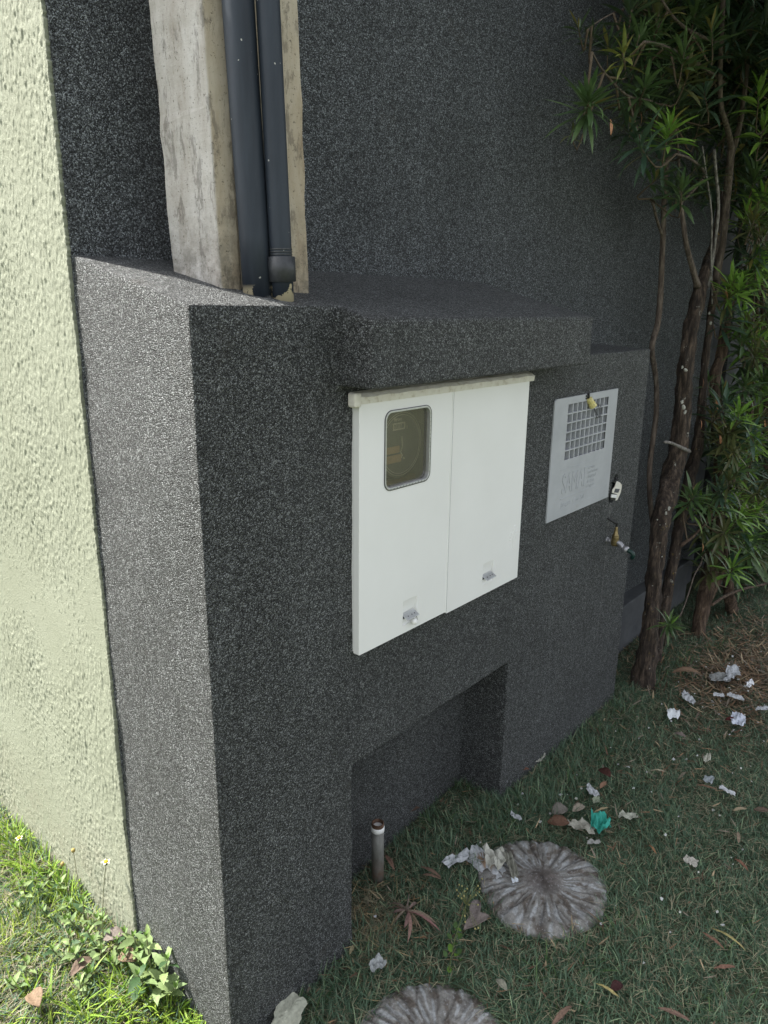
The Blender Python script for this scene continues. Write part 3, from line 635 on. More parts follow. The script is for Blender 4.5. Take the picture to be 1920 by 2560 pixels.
vs,fs=lathe([(.0178,zt_-.012),(.0188,zt_-.008),(.0172,zt_-.005),(.0182,zt_-.002),(.0178,zt_),(.0145,zt_),(.0145,zt_-.06)],24,Matrix.Translation((.616,.098,0))); q=MB(); q.add(vs,fs); q.build('threaded_rim', plain('rust_brown',(.10,.055,.035),.7,.2,.4,90,.4), ST, True)
# ------------------------------------------------------------------ fluted stepping stones
def paver(name, cx, cy, r, seed, label):
    rr=np.random.default_rng(seed); nr=64; na=440; z0=float(gh(cx,cy))+(.016 if seed==3 else .024)
    a=np.linspace(0,2*np.pi,na,endpoint=False); t_=np.linspace(0,1,nr+1)
    A_,T_=np.meshgrid(a,t_,indexing='xy')
    def pn(fa,fr,k):   # periodic noise, long in the radial direction
        o_=np.zeros_like(A_)
        for q in range(7):
            m_=int(rr.integers(max(1,fa//2),fa*2)); o_+=np.sin(m_*A_+rr.uniform(0,6.28)+rr.uniform(-1,1)*fr*T_*2+.8*np.sin(3*A_+q)+.5*np.sin(T_*fr*3+q))
        return o_/7**.5/.7
    H=np.zeros_like(A_); G=np.zeros_like(A_)
    ga=np.sort(rr.uniform(0,2*np.pi,40))
    for g_ in ga:
        w_=rr.uniform(.018,.05); d_=rr.uniform(.3,1.0); st_=rr.uniform(.25,.62); en=rr.uniform(.88,1.2)
        wig=g_+.05*np.sin(T_*rr.uniform(4,9)+g_*3)
        dd=np.abs((A_-wig+np.pi)%(2*np.pi)-np.pi); m_=np.exp(-(dd/w_)**2)*sst(T_,st_,st_+.12)*(1-sst(T_,en,en+.05))*d_
        G=np.maximum(G,m_)
    ridge=pn(26,3,1)
    H+= -.0045*G + .0008*ridge*sst(T_,.3,.5) + .005*np.exp(-(T_/.27)**6) + .0022*np.exp(-((T_-.31)/.035)**2) - .009*sst(T_,.84,1.0)
    H+= .0009*rr.normal(0,1,H.shape).clip(-2,2)
    H[-1]-=.05
    rad=r*T_*(1+.014*np.sin(3*A_+seed)+.010*np.sin(7*A_)+.010*np.sin(19*A_)*sst(T_,.8,1.))
    rs=sst(T_,.18,.42); st1=pn(24,7,2)*rs; st2=pn(13,12,3)*rs; blot=np.sin(9*T_*np.cos(A_)+seed)*np.sin(8*T_*np.sin(A_)+1.7)
    base=np.array([.235,.23,.215]); br=np.array([.11,.09,.072]); bl=np.array([.40,.42,.43])
    f1=.75*sst(st1+1.1*blot,.3,1.6)[...,None]; f2=.85*sst(st2-1.1*blot,.35,1.6)[...,None]; fg=(G**.7)[...,None]*.75
    C=base*(1-f1)+bl*f1; C=C*(1-f2)+br*f2; C=C*(1-fg)+np.array([.06,.05,.042])*fg
    cen=np.exp(-(T_/.30)**4)[...,None]*.85; C=C*(1-cen)+np.array([.13,.11,.10])*cen
    X_=cx+rad*np.cos(A_); Y_=cy+rad*np.sin(A_)
    vs=np.stack([X_,Y_,z0+H],-1).reshape(-1,3); fs=[]
    I=(np.arange(nr)[:,None]*na+np.arange(na)[None,:]); I2=(np.arange(nr)[:,None]*na+((np.arange(na)+1)%na)[None,:])
    q=np.stack([I,I+na,I2+na,I2],-1).reshape(-1,4)
    me=bpy.data.meshes.new(name); me.from_pydata(vs.tolist(),[],q[na:].tolist()+[[0,int(x[1]),int(x[2])] for x in q[:na]]); me.update()
    return tag(fin(me,name,M_STONE,None,True,C.reshape(-1,3)),label,'stepping stone','stepping stones in the lawn')
p_=on_ground(1357,2203,.015); p2_=on_ground(1118,2645,.015)
STONES=[(p_.x,p_.y,.186,3),(p2_.x-.012,p2_.y+.03,.188,8)]
paver('stepping_stone',*STONES[0],'round fluted concrete stepping stone with scraps of paper on its edge')
paver('stepping_stone',*STONES[1],'round fluted concrete stepping stone cut by the bottom edge of the photo')
# ------------------------------------------------------------------ grass
def blades(x, y, z, L, wdt, lean, az, twist, cols, curve):
    """vectorised grass blades -> verts, faces, colours"""
    n=len(x); ts=np.array([0,.35,.7,1.0]); ws=np.array([1,.9,.6,0.0])
    dx=np.cos(az); dy=np.sin(az); sx=-np.sin(az+twist); sy=np.cos(az+twist)
    V=np.zeros((n,7,3)); px=x.copy(); py=y.copy(); pz=z.copy(); k=0; prev=0
    for i,(t_,w_) in enumerate(zip(ts,ws)):
        if i>0:
            an=lean+curve*(ts[i-1]+t_)/2; s_=L*(t_-prev); px=px+dx*np.sin(an)*s_; py=py+dy*np.sin(an)*s_; pz=pz+np.cos(an)*s_
        prev=t_
        if i<3:
            V[:,k,0]=px-sx*wdt*w_/2; V[:,k,1]=py-sy*wdt*w_/2; V[:,k,2]=pz; V[:,k+1,0]=px+sx*wdt*w_/2; V[:,k+1,1]=py+sy*wdt*w_/2; V[:,k+1,2]=pz; k+=2
        else: V[:,6,0]=px; V[:,6,1]=py; V[:,6,2]=pz
    base=np.arange(n)*7
    q=np.concatenate([np.stack([base,base+1,base+3,base+2],-1),np.stack([base+2,base+3,base+5,base+4],-1)])
    tr=np.stack([base+4,base+5,base+6],-1)
    C=np.repeat(cols[:,None,:],7,1); C[:,0:2]*=.8
    return V.reshape(-1,3), q, tr, C.reshape(-1,3)
def mesh_np(name, V, quads, tris, C, mat, smooth=True):
    me=bpy.data.meshes.new(name); me.vertices.add(len(V)); me.vertices.foreach_set('co',V.astype(np.float32).ravel())
    nl=quads.size+tris.size; me.loops.add(nl); me.polygons.add(len(quads)+len(tris))
    me.loops.foreach_set('vertex_index',np.concatenate([quads.ravel(),tris.ravel()]).astype(np.int32))
    st=np.concatenate([np.arange(len(quads))*4, quads.size+np.arange(len(tris))*3]).astype(np.int32)
    me.polygons.foreach_set('loop_start',st); me.update(calc_edges=True); me.validate()
    return fin(me,name,mat,None,smooth,C)
Rm=np.array(_RM); Cc=np.array(CAM_C)
def visible(P, margin=650):
    d=(P-Cc)@Rm; u=960+CAM_F*d[:,0]/-d[:,2]; v=1280-CAM_F*d[:,1]/-d[:,2]
    return (d[:,2]<0)&(u>-margin)&(u<1920+margin)&(v>-margin)&(v<2560+margin), np.linalg.norm(P-Cc,axis=1)
def allowed(x,y,pad=.0):
    inwall=(x>-.003)&(x<2.062)&(y>-.003)&~((x>.408)&(x<1.133)&(y<.160))
    behind=(x>2.05)&(y>.16)
    green=(x>-.016)&(y>.385)
    ok=~(inwall|behind|green)
    for (cx,cy,r,_) in STONES: ok&=((x-cx)**2+(y-cy)**2)>(r*(.93+.05*np.sin(9*np.arctan2(y-cy,x-cx)))-pad)**2
    return ok
def nz(x,y,s,k): return .5+.25*np.sin(s*x+k+2*np.sin(s*.6*y+k))+.25*np.sin(s*1.3*y+1.7*k+1.5*np.sin(s*.8*x))
LIT=on_ground(1850,1720)
def gen_grass(n, kind):
    x=R.uniform(-1.4,4.9,n); y=R.uniform(-1.7,2.2,n)
    P=np.stack([x,y,np.zeros(n)],-1); vis,dist=visible(P)
    lit=np.exp(-(((x-LIT.x)/.45)**2+((y-LIT.y)/.22)**2))
    den=np.clip(2.2/dist,0.25,1.0)*(1-.75*lit)
    worn=nz(x,y,9,1.3)*nz(x,y,23,4.); den*=np.clip(.45+1.5*worn,.3,1)
    ok=vis&allowed(x,y)&(R.random(n)<den)
    x=x[ok];y=y[ok];dist=dist[ok];lit=lit[ok]; m_=len(x)
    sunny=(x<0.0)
    clump=nz(x,y,14,2.2); edge=np.exp(-np.abs(np.where(x>2.06,1,y))/.05)*(x>0)+np.exp(-np.abs(x)/.05)*(x<0)
    tall=np.exp(-(((x-1.35)/.3)**2+((y+.12)/.12)**2))
    L=(.022+.032*R.random(m_)**1.4)*(.75+.6*clump)*(1+.55*edge+.5*tall)*(1+.25*sunny)
    wd=(.0018+.0019*R.random(m_))*np.where(sunny,1.1,1.0)
    lean=np.radians(R.uniform(12,80,m_)); curve=np.radians(R.uniform(0,55,m_)); az=R.uniform(0,2*np.pi,m_)
    g=R.random(m_)[:,None]
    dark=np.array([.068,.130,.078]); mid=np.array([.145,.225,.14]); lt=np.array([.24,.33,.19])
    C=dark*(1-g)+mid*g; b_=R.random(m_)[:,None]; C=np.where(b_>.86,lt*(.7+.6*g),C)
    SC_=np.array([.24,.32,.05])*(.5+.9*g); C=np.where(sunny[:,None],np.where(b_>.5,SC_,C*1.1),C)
    straw=(R.random(m_)<np.where(sunny,.16+.25*nz(x,y,11,5.),.12+.10*worn[ok]+.3*lit+.5*np.exp(-(((x-.48)/.10)**2+((y-.03)/.09)**2)))); sc=np.array([.36,.33,.22])*(.5+.8*g)*np.where(sunny[:,None],.72,1.); C=np.where(straw[:,None],sc,C)
    lean=np.where(straw,np.radians(R.uniform(60,92,m_)),lean); wd=np.where(straw,wd*.6,wd)
    z=gh(x,y)-.003+np.where(straw,.006+.016*R.random(m_),0)
    return blades(x,y,z,L,wd,lean,az,R.uniform(-.8,.8,m_),C,curve)
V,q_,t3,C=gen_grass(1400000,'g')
tag(mesh_np('grass',V,q_,t3,C,M_GRASS),'short patchy lawn grass with dry straw covering the ground','grass',kind='stuff')
# longer coarse grass along the foot of the green wall
def tufts(cent, n, Lr, wr, colA, colB, leanr):
    x=[];y=[];z=[];a=[]
    for (cx,cy,rad,cnt) in cent:
        for _ in range(cnt):
            r_=rad*math.sqrt(rnd.random()); th=rnd.random()*6.283; xx=cx+r_*math.cos(th); yy=cy+r_*math.sin(th)
            x.append(xx);y.append(yy);a.append(th if rnd.random()<.6 else rnd.random()*6.283)
    x=np.array(x);y=np.array(y);a=np.array(a); ok=allowed(x,y); x=x[ok];y=y[ok];a=a[ok]; m_=len(x); g=R.random(m_)[:,None]
    C=np.array(colA)*(1-g)+np.array(colB)*g
    return blades(x,y,gh(x,y),R.uniform(*Lr,m_),R.uniform(*wr,m_),np.radians(R.uniform(*leanr,m_)),a,R.uniform(-.6,.6,m_),C,np.radians(R.uniform(20,80,m_)))
cs=[]
for (u,v,rad,cnt) in [(20,2010,.04,40),(50,2040,.05,50),(90,2090,.05,45),(120,2150,.05,35),(150,2170,.035,40),(30,2110,.05,25),(175,2230,.03,25),(60,2200,.04,15),(420,2520,.04,60),(350,2480,.05,50),(300,2500,.05,30),(480,2555,.03,40),(250,2540,.06,30),(120,2520,.08,30)]:
    p=on_ground(u,v,.02)
    if p.x>-.045: p=at_x(u,v,-.045)
    cs.append((p.x,p.y,rad,int(cnt*1.2)))
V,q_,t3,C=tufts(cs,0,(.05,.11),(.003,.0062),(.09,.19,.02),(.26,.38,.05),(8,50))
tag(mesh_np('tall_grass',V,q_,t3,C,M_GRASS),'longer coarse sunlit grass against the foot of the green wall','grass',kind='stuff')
cs=[]
for (u,v,rad,cnt) in [(1480,1880,.06,40),(1560,1780,.07,50),(1420,1960,.05,40),(1330,1990,.05,36),(1160,1960,.04,30),(1110,2050,.06,22),(1650,1700,.06,45),(1720,1670,.07,45),(1510,1830,.06,30),(1800,1620,.06,30),(1250,2050,.05,30),(1450,2400,.05,25),(1700,1650,.1,50),(1560,2330,.05,18),(900,2380,.04,20),(760,2500,.05,26),(1380,2440,.06,30),(1880,2350,.1,30),(1830,2520,.08,26)]:
    p=on_ground(u,v,.02); cs.append((p.x,p.y,rad,cnt))
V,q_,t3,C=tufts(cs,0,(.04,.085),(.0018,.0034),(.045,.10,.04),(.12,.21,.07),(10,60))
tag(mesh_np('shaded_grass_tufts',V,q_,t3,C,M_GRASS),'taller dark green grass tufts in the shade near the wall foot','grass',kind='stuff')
# ------------------------------------------------------------------ leaves / bush
def leaf_arr(L, W, droop, fold, nseg=5):
    """a lanceolate leaf along +x, normal +z ; returns verts (rows x 3)"""
    rows=[]; x=z=0.0
    prof=[.12,.62,1.0,.95,.62,.04]
    for i in range(nseg+1):
        t_=i/nseg; w_=W*prof[i]/2
        rows.append(((x,-w_,z+fold*w_),(x,0,z),(x,w_,z+fold*w_)))
        an=-droop*t_; x+=L/nseg*math.cos(an); z+=L/nseg*math.sin(an)
    return rows
LF=[(i*3+a,i*3+a+1,(i+1)*3+a+1,(i+1)*3+a) for i in range(5) for a in (0,1)]
def frame(d, roll):
    d=Vector(d).normalized(); up=Vector((0,0,1)); s_=up.cross(d)
    if s_.length<1e-3: s_=Vector((0,1,0))
    s_.normalize(); n_=d.cross(s_); c,sn=math.cos(roll),math.sin(roll)
    return d, s_*c+n_*sn, n_*c-s_*sn
def add_leaf(mb, p, d, L, W, col, roll, droop=.5, fold=.25):
    X_,Y_,Z_=frame(d, roll); vs=[]
    for r_ in leaf_arr(L,W,droop,fold):
        for (a,b_,c_) in r_: vs.append(Vector(p)+X_*a+Y_*b_+Z_*c_)
    mb.add(vs,LF,col)
GREENS={'dark':((.035,.065,.032),(.075,.115,.055)),'mid':((.065,.125,.045),(.13,.205,.075)),'blue':((.055,.11,.07),(.11,.18,.11)),'bright':((.15,.30,.045),(.26,.43,.08)),'yellow':((.16,.20,.04),(.28,.28,.07)),'olive':((.08,.10,.035),(.14,.15,.06))}
def tuft(mb, p, axis_, size, kind, n=24, rr=rnd, stem=None):
    A,Bc=GREENS[kind]; ax=Vector(axis_).normalized(); s_=ax.cross(Vector((.2,.3,.9)))
    s_.normalize(); t_=ax.cross(s_)
    for i in range(n):
        f_=i/n; th=i*2.39996+rr.random()*.4; open_=math.radians(12+78*f_**.8+rr.uniform(-8,8))
        d=ax*math.cos(open_)+(s_*math.cos(th)+t_*math.sin(th))*math.sin(open_)
        base=Vector(p)-ax*(size*.55*f_)
        g=rr.random(); k=1.0-.15*f_
        col=tuple((A[j]*(1-g)+Bc[j]*g)*k for j in range(3))
        if rr.random()<.03: col=(.22,.20,.06)
        L=size*rr.uniform(.75,1.1)*(.62+.38*min(1,f_*3))
        add_leaf(mb,base,d,L,L*rr.uniform(.105,.15),col,rr.uniform(-.5,.5),rr.uniform(.15,.9),.3)
    if stem is not None:
        stem.add(*tube([Vector(p)-ax*size*.7,Vector(p)],[.0028,.0016],6),(.10,.10,.05))
def px_tube(pts, y_of, rpx, name, mat, parent, n=14, rough=.12, flute=0, seed=1, step=.02):
    P=[];Rr=[]
    for (u,v,wd,y) in pts:
        p=at_y(u,v,y); P.append(p); Rr.append(max(.002, wd/2/CAM_F*(p-CAM_C).length*.76))
    pts2,ro=smoothpts(P,Rr,step)
    return MB().add(*tube(pts2,ro,n,rough,flute,seed)).build(name,mat,parent,True), pts2
def rd(u,v,y): return at_y(u,v,y)
TREES={}
TA=thing('podocarpus_tree','leaning podocarpus with twin dark flaking trunks beside the meter wall corner','tree',tuple(on_ground(1612,1690)))
TB=thing('podocarpus_tree','podocarpus with a single rough brown trunk right of the twin trunks','tree',tuple(on_ground(1745,1600)))
TC=thing('podocarpus_tree','podocarpus on a short pale flared stump under the low foliage','tree',tuple(on_ground(1838,1575)))
TD=thing('podocarpus_tree','podocarpus on a thick brown stump at the right edge','tree',tuple(on_ground(1892,1500)))
limbs={'A':[], 'B':[], 'C':[], 'D':[]}
def limb(key, parent, name, mat, pts, **kw):
    o,p=px_tube(pts,None,None,name,mat,parent,**kw); limbs[key]+=p; return o
# tree A
yb=-.05
limb('A',TA,'trunk',M_BARKD,[(1604,1740,84,yb),(1612,1680,66,yb),(1622,1600,50,yb),(1632,1500,46,-.04),(1640,1400,46,-.03),(1655,1290,54,-.02),(1682,1180,58,0),(1700,1090,52,0),(1708,1000,46,0),(1714,920,44,0),(1724,840,42,0),(1737,780,40,0),(1752,715,38,0)],n=26,rough=.16,flute=.07,seed=3,step=.012)
limb('A',TA,'trunk',M_BARKD,[(1634,1650,40,-.01),(1652,1560,34,0),(1672,1460,32,.0),(1690,1360,30,.0),(1712,1250,34,.01),(1738,1140,34,.02),(1752,1050,26,.02),(1757,970,22,.02),(1766,880,20,.02),(1775,800,20,.02),(1786,730,22,.02),(1795,680,20,.02)],n=20,rough=.16,flute=.06,seed=4,step=.014)
limb('A',TA,'branch',M_BARKD,[(1750,722,34,0),(1770,660,30,.0),(1788,600,26,.02),(1798,540,20,.03),(1800,480,14,.04)],n=18,rough=.15,flute=.05,seed=5)
limb('A',TA,'branch',M_BARKS,[(1744,715,20,0),(1728,660,16,0),(1714,600,14,0),(1706,540,13,.02),(1700,500,9,.03)],n=12,rough=.1,seed=6)
limb('A',TA,'branch',M_BARKS,[(1790,700,22,.02),(1806,600,22,.01),(1816,500,21,0),(1826,400,20,-.02),(1830,370,21,-.02)],n=14,rough=.08,seed=7)
limb('A',TA,'branch',M_BARKS,[(1830,378,17,-.02),(1818,320,15,-.03),(1803,270,13,-.04),(1800,200,12,-.04),(1802,120,12,-.05),(1806,40,12,-.05),(1812,-80,12,-.05)],n=12,rough=.08,seed=8)
limb('A',TA,'branch',M_BARKS,[(1832,378,17,-.02),(1850,310,14,-.03),(1860,240,13,-.04),(1868,150,12,-.04),(1876,60,12,-.05),(1886,-60,12,-.05)],n=12,rough=.08,seed=9)
limb('A',TA,'branch',M_BARKS,[(1634,1325,14,.05),(1626,1260,15,.08),(1624,1170,16,.10),(1640,1040,16,.11),(1640,950,15,.12),(1630,870,17,.12),(1644,810,18,.12),(1652,720,17,.12),(1657,600,16,.12),(1660,500,15,.12),(1668,400,12,.1),(1690,300,8,.06)],n=12,rough=.08,seed=10)
limb('A',TA,'branch_stub',M_BARKS,[(1654,585,9,.11),(1641,545,8,.10),(1634,515,8,.09),(1626,497,8,.08)],n=8,seed=11)
limb('A',TA,'branch_stub',M_DEAD,[(1722,1128,14,-.02),(1705,1120,11,-.05),(1680,1108,9,-.07),(1662,1105,8,-.09)],n=8,rough=.2,seed=12)
limb('A',TA,'dead_twig',M_DEAD,[(1770,720,7,-.01),(1786,620,8,-.03),(1796,520,8,-.05),(1790,430,8,-.06),(1785,375,9,-.07)],n=8,rough=.15,seed=13)
limb('A',TA,'dead_twig',M_DEAD,[(1780,760,5,-.01),(1778,640,5,-.03),(1779,540,5,-.05),(1765,430,4,-.06),(1756,366,3,-.07)],n=6,rough=.1,seed=14)
limb('A',TA,'branch',M_BARKS,[(1700,510,8,.03),(1760,440,8,.0),(1730,400,7,-.05),(1690,385,6,-.08)],n=8,seed=15)
limb('A',TA,'branch',M_BARKS,[(1815,210,8,-.02),(1760,170,9,-.03),(1690,130,10,-.05),(1640,110,10,-.05),(1610,105,7,-.06)],n=8,rough=.12,seed=16)
limb('A',TA,'branch',M_BARKS,[(1800,110,8,-.05),(1730,80,9,-.05),(1690,50,8,-.06),(1660,10,7,-.06),(1640,-30,6,-.06)],n=8,rough=.12,seed=17)
limb('A',TA,'branch',M_BARKS,[(1700,510,7,.03),(1690,330,6,.0),(1640,260,7,.0),(1570,240,7,-.02),(1510,180,6,-.03),(1480,130,4,-.04)],n=8,rough=.12,seed=18)
limb('A',TA,'branch',M_BARKS,[(1830,375,7,0),(1800,240,6,.05),(1700,60,6,.08),(1620,10,5,.08),(1540,30,4,.06),(1470,70,3,.04)],n=8,seed=19)
M_LICH = plain('pale_lichen',(.42,.42,.37),.9,0,.3,120,.5)
# lichen patches on trunk A
q=MB()
for (u,v,s_,y_) in [(1710,1018,.012,-.04),(1705,1005,.008,-.04),(1713,1030,.010,-.04),(1672,1272,.010,-.055),(1665,1283,.007,-.055),(1714,925,.009,-.035),(1706,918,.006,-.035),(1643,1300,.004,-.07),(1650,1312,.003,-.07),(1664,1310,.003,-.07),(1777,808,.009,.0),(1655,1392,.004,-.06),(1773,783,.006,.0)]:
    p=at_y(u,v,y_); nn=(CAM_C-p).normalized(); q=MB()
    for _ in range(5):
        pp=p+Vector((rnd.uniform(-1,1),rnd.uniform(-.3,.3),rnd.uniform(-1,1)))*s_*.6
        q.add(*lathe([(s_*.2,-.003),(s_*rnd.uniform(.4,.6),0),(s_*.3,.003)],8,Matrix.Translation(pp)@nn.to_track_quat('Z','Y').to_matrix().to_4x4()),(.42,.42,.38))
    q.build('lichen',M_LICH,TA)
# tree B
limb('B',TB,'trunk',M_BARKB,[(1735,1640,44,-.06),(1745,1590,36,-.06),(1752,1540,40,-.05),(1766,1470,44,-.05),(1782,1410,44,-.04),(1792,1350,40,-.03),(1798,1260,32,-.02),(1796,1150,28,.0),(1790,1040,28,.0),(1788,940,30,.02),(1802,890,30,.02),(1812,830,28,.02),(1822,760,26,.03),(1830,690,20,.04)],n=22,rough=.14,flute=.04,seed=21,step=.014)
limb('B',TB,'branch',M_BARKB,[(1775,1500,16,-.07),(1800,1440,18,-.09),(1812,1400,14,-.1),(1816,1360,8,-.11)],n=10,rough=.15,seed=22)
limb('B',TB,'branch',M_BARKB,[(1700,1366,14,-.05),(1718,1352,11,-.07),(1736,1338,8,-.08),(1760,1310,5,-.09)],n=8,rough=.15,seed=23)
limb('B',TB,'branch',M_BARKS,[(1798,1250,8,-.05),(1816,1225,6,-.1),(1840,1190,6,-.12),(1850,1160,4,-.13)],n=7,seed=24)
limb('B',TB,'hanging_twig',M_BARKS,[(1752,1410,5,-.1),(1735,1440,4,-.11),(1716,1500,4,-.12),(1698,1545,4,-.13)],n=6,seed=25)
# tree C
limb('C',TC,'trunk',M_BARKB,[(1832,1600,56,-.1),(1834,1570,46,-.1),(1828,1520,34,-.1),(1822,1480,30,-.1),(1824,1420,26,-.08),(1838,1350,22,-.06),(1850,1260,18,-.03),(1868,1150,14,0),(1880,1000,12,.0),(1890,860,10,.02),(1895,700,10,.02)],n=18,rough=.16,flute=.05,seed=31,step=.016)
limb('C',TC,'branch',M_BARKB,[(1780,1512,9,-.14),(1810,1492,9,-.15),(1850,1475,8,-.15),(1905,1462,6,-.16),(1950,1450,4,-.16)],n=8,rough=.15,seed=32)
limb('C',TC,'branch',M_BARKB,[(1870,1150,8,0),(1860,1230,7,-.08),(1850,1290,6,-.1)],n=7,seed=33)
# tree D
limb('D',TD,'trunk',M_BARKB,[(1888,1540,84,-.02),(1888,1500,70,-.02),(1890,1470,56,-.02),(1898,1400,40,0),(1908,1300,30,.0),(1915,1150,24,0),(1918,1000,18,0),(1912,850,15,0),(1905,700,12,0),(1920,500,10,-.02),(1925,250,9,-.04)],n=20,rough=.18,flute=.05,seed=41,step=.02)
limb('D',TD,'branch',M_BARKS,[(1915,640,10,-.02),(1905,600,9,-.03),(1890,560,6,-.05)],n=8,seed=42)
# foliage
fol={k:MB() for k in 'ABCD'}; tw={k:MB() for k in 'ABCD'}
camr=_RM@Vector((1,0,0)); camu=Vector((0,0,1)); camf=(_RM@Vector((0,0,1)))
def T(key,u,v,y,rpx,kind,ax=(0,1,.6),n=24,stem=True):
    """tuft: axis given as (right, up, towards viewer) mix at this place"""
    p=at_y(u,v,y); size=1.2*rpx/CAM_F*(p-CAM_C).length
    a=(camr*ax[0]+camu*ax[1]+camf*ax[2]).normalized()
    tuft(fol[key],p,a,size,kind,n,rnd)
    if stem:
        best=min(limbs[key],key=lambda q_:(q_-p).length+(.0 if q_.z<p.z+.02 else .15))
        d=best-p
        if d.length<.75:
            m1=p-a*size*.9; c_=(m1*.5+best*.5)+Vector((0,0,-.03*d.length)); pts2,_=smoothpts([p,m1,c_,best],[1]*4,.03)
            tw[key].add(*tube(pts2,list(np.linspace(.0016,.0042,len(pts2))),6,.1),(.13,.10,.07))
L1=[(1472,254,-.07,66,'mid',(-.1,.1,1),30),(1474,250,-.07,80,'mid',(-.1,.2,.9),22),(1674,318,-.1,66,'bright',(0,1,.35),30),(1614,215,-.05,64,'mid',(0,.3,.9),26),(1446,70,.06,44,'dark',(-.4,.6,.5),18),(1482,88,.05,46,'dark',(0,.8,.3),18),(1600,84,-.04,62,'mid',(.1,.9,.4),24),(1711,128,-.1,58,'mid',(0,1,.3),26),(1724,178,-.1,56,'olive',(.2,.8,.5),22),(1556,132,-.06,58,'yellow',(-.4,.3,.8),16),(1590,352,-.05,74,'blue',(-.7,.45,.4),26),(1560,320,-.02,58,'dark',(-.6,.2,.4),20),(1705,474,-.08,62,'mid',(-.2,.6,.6),22),(1898,232,-.15,64,'bright',(-.2,1,.3),16),(1914,305,-.15,62,'bright',(.0,.8,.3),18),(1890,440,-.08,66,'mid',(0,.9,.4),24),(1886,505,-.06,60,'mid',(-.2,.6,.6),22),(1834,700,-.1,60,'bright',(.2,1,.5),26),(1779,70,-.12,60,'mid',(-.3,.9,.4),22),(1817,788,-.04,58,'blue',(0,.8,.6),26),(1914,664,-.06,60,'mid',(.1,.7,.5),22),(1824,744,-.1,46,'olive',(-.1,.4,.7),18),(1540,200,-.02,60,'dark',(-.3,.5,.5),22),(1660,180,.0,60,'dark',(0,.6,.6),22),(1640,100,-.02,60,'mid',(.3,.6,.6),22),(1520,110,.04,56,'dark',(-.2,.7,.4),20),(1580,20,.0,60,'dark',(0,.8,.4),22),(1650,30,-.03,60,'olive',(.2,.8,.4),22),(1740,30,-.06,62,'mid',(0,.8,.5),22),(1850,60,-.08,62,'dark',(0,.8,.5),22),(1900,90,-.1,64,'mid',(.2,.7,.5),22),(1700,250,-.02,56,'dark',(.2,.6,.6),20),(1750,300,.0,58,'dark',(.0,.7,.5),22),(1760,230,-.05,60,'blue',(-.4,.7,.4),20),(1430,330,.04,40,'olive',(-.3,.4,.4),8),(1640,400,.02,60,'blue',(-.6,-.2,.5),16),(1740,420,-.03,50,'dark',(.4,.5,.5),16)]
for a in L1:
    k='D' if a[0]>1880 else 'A'; T(k,a[0],a[1],a[2],a[3],a[4],a[5],a[6])
L2=[(1810,985,-.06,50,'mid',(0,.8,.6),20,'B'),(1824,1072,-.1,58,'mid',(0,.6,.8),30,'B'),(1812,1116,-.1,54,'blue',(0,.35,.9),28,'B'),(1782,1030,-.04,48,'dark',(-.3,.7,.5),20,'B'),(1772,950,.0,36,'mid',(-.2,.9,.3),12,'B'),(1878,1144,-.14,52,'bright',(.2,1,.5),12,'C'),(1843,1166,-.15,42,'bright',(-.2,.8,.6),14,'C'),(1868,930,-.02,56,'dark',(-.2,.3,.8),22,'C'),(1880,860,-.05,56,'blue',(0,.9,.5),22,'C'),(1914,860,-.05,56,'mid',(0,.9,.5),24,'D'),(1914,980,-.08,56,'bright',(.1,.9,.5),22,'D'),(1888,1098,-.04,54,'dark',(.2,.2,.8),20,'D'),(1916,800,-.03,56,'mid',(0,.7,.6),20,'D'),(1736,1240,-.1,56,'mid',(.1,.7,.7),32,'B'),(1750,1262,-.08,50,'bright',(.4,.8,.4),12,'B'),(1858,1264,-.1,56,'olive',(0,.5,.8),26,'C'),(1830,1312,-.1,54,'mid',(0,.9,.5),24,'C'),(1868,1340,-.13,58,'bright',(.25,.9,.5),24,'C'),(1786,1350,-.12,60,'mid',(.1,.8,.7),30,'B'),(1756,1320,-.08,44,'olive',(-.3,.5,.6),18,'B'),(1912,1405,-.12,56,'mid',(0,.3,.9),24,'D'),(1914,1280,-.1,54,'blue',(.1,.8,.5),22,'D'),(1890,1385,-.12,46,'olive',(-.2,.3,.7),18,'D'),(1900,1190,-.08,54,'dark',(0,.4,.8),22,'D'),(1846,1420,-.06,54,'dark',(0,-.2,.8),22,'C'),(1880,1440,-.08,54,'dark',(0,-.3,.8),22,'D'),(1900,1340,-.05,52,'dark',(0,.3,.8),22,'D'),(1862,1210,-.04,50,'dark',(-.2,.3,.8),20,'C')]
for a in L2: T(a[7],*a[:7])
for i in range(34):
    u,v=rnd.uniform(1765,1905),rnd.uniform(1010,1450)
    if u<1790 and v<1170: continue
    T('B' if u<1850 else 'C',u,v,rnd.uniform(-.2,-.1),rnd.uniform(44,58),rnd.choice(['mid','mid','bright','blue','olive']),(rnd.uniform(-.5,.3),rnd.uniform(.1,1),rnd.uniform(.3,.9)),24)
for i in range(80):
    u,v=rnd.uniform(1850,2080),rnd.uniform(480,1440)
    T('D' if u>1885 else 'C',u,v,rnd.uniform(-.16,-.05),rnd.uniform(46,60),rnd.choice(['mid','mid','bright','blue','olive']),(rnd.uniform(-.4,.3),rnd.uniform(.2,1),rnd.uniform(.3,.9)),24)
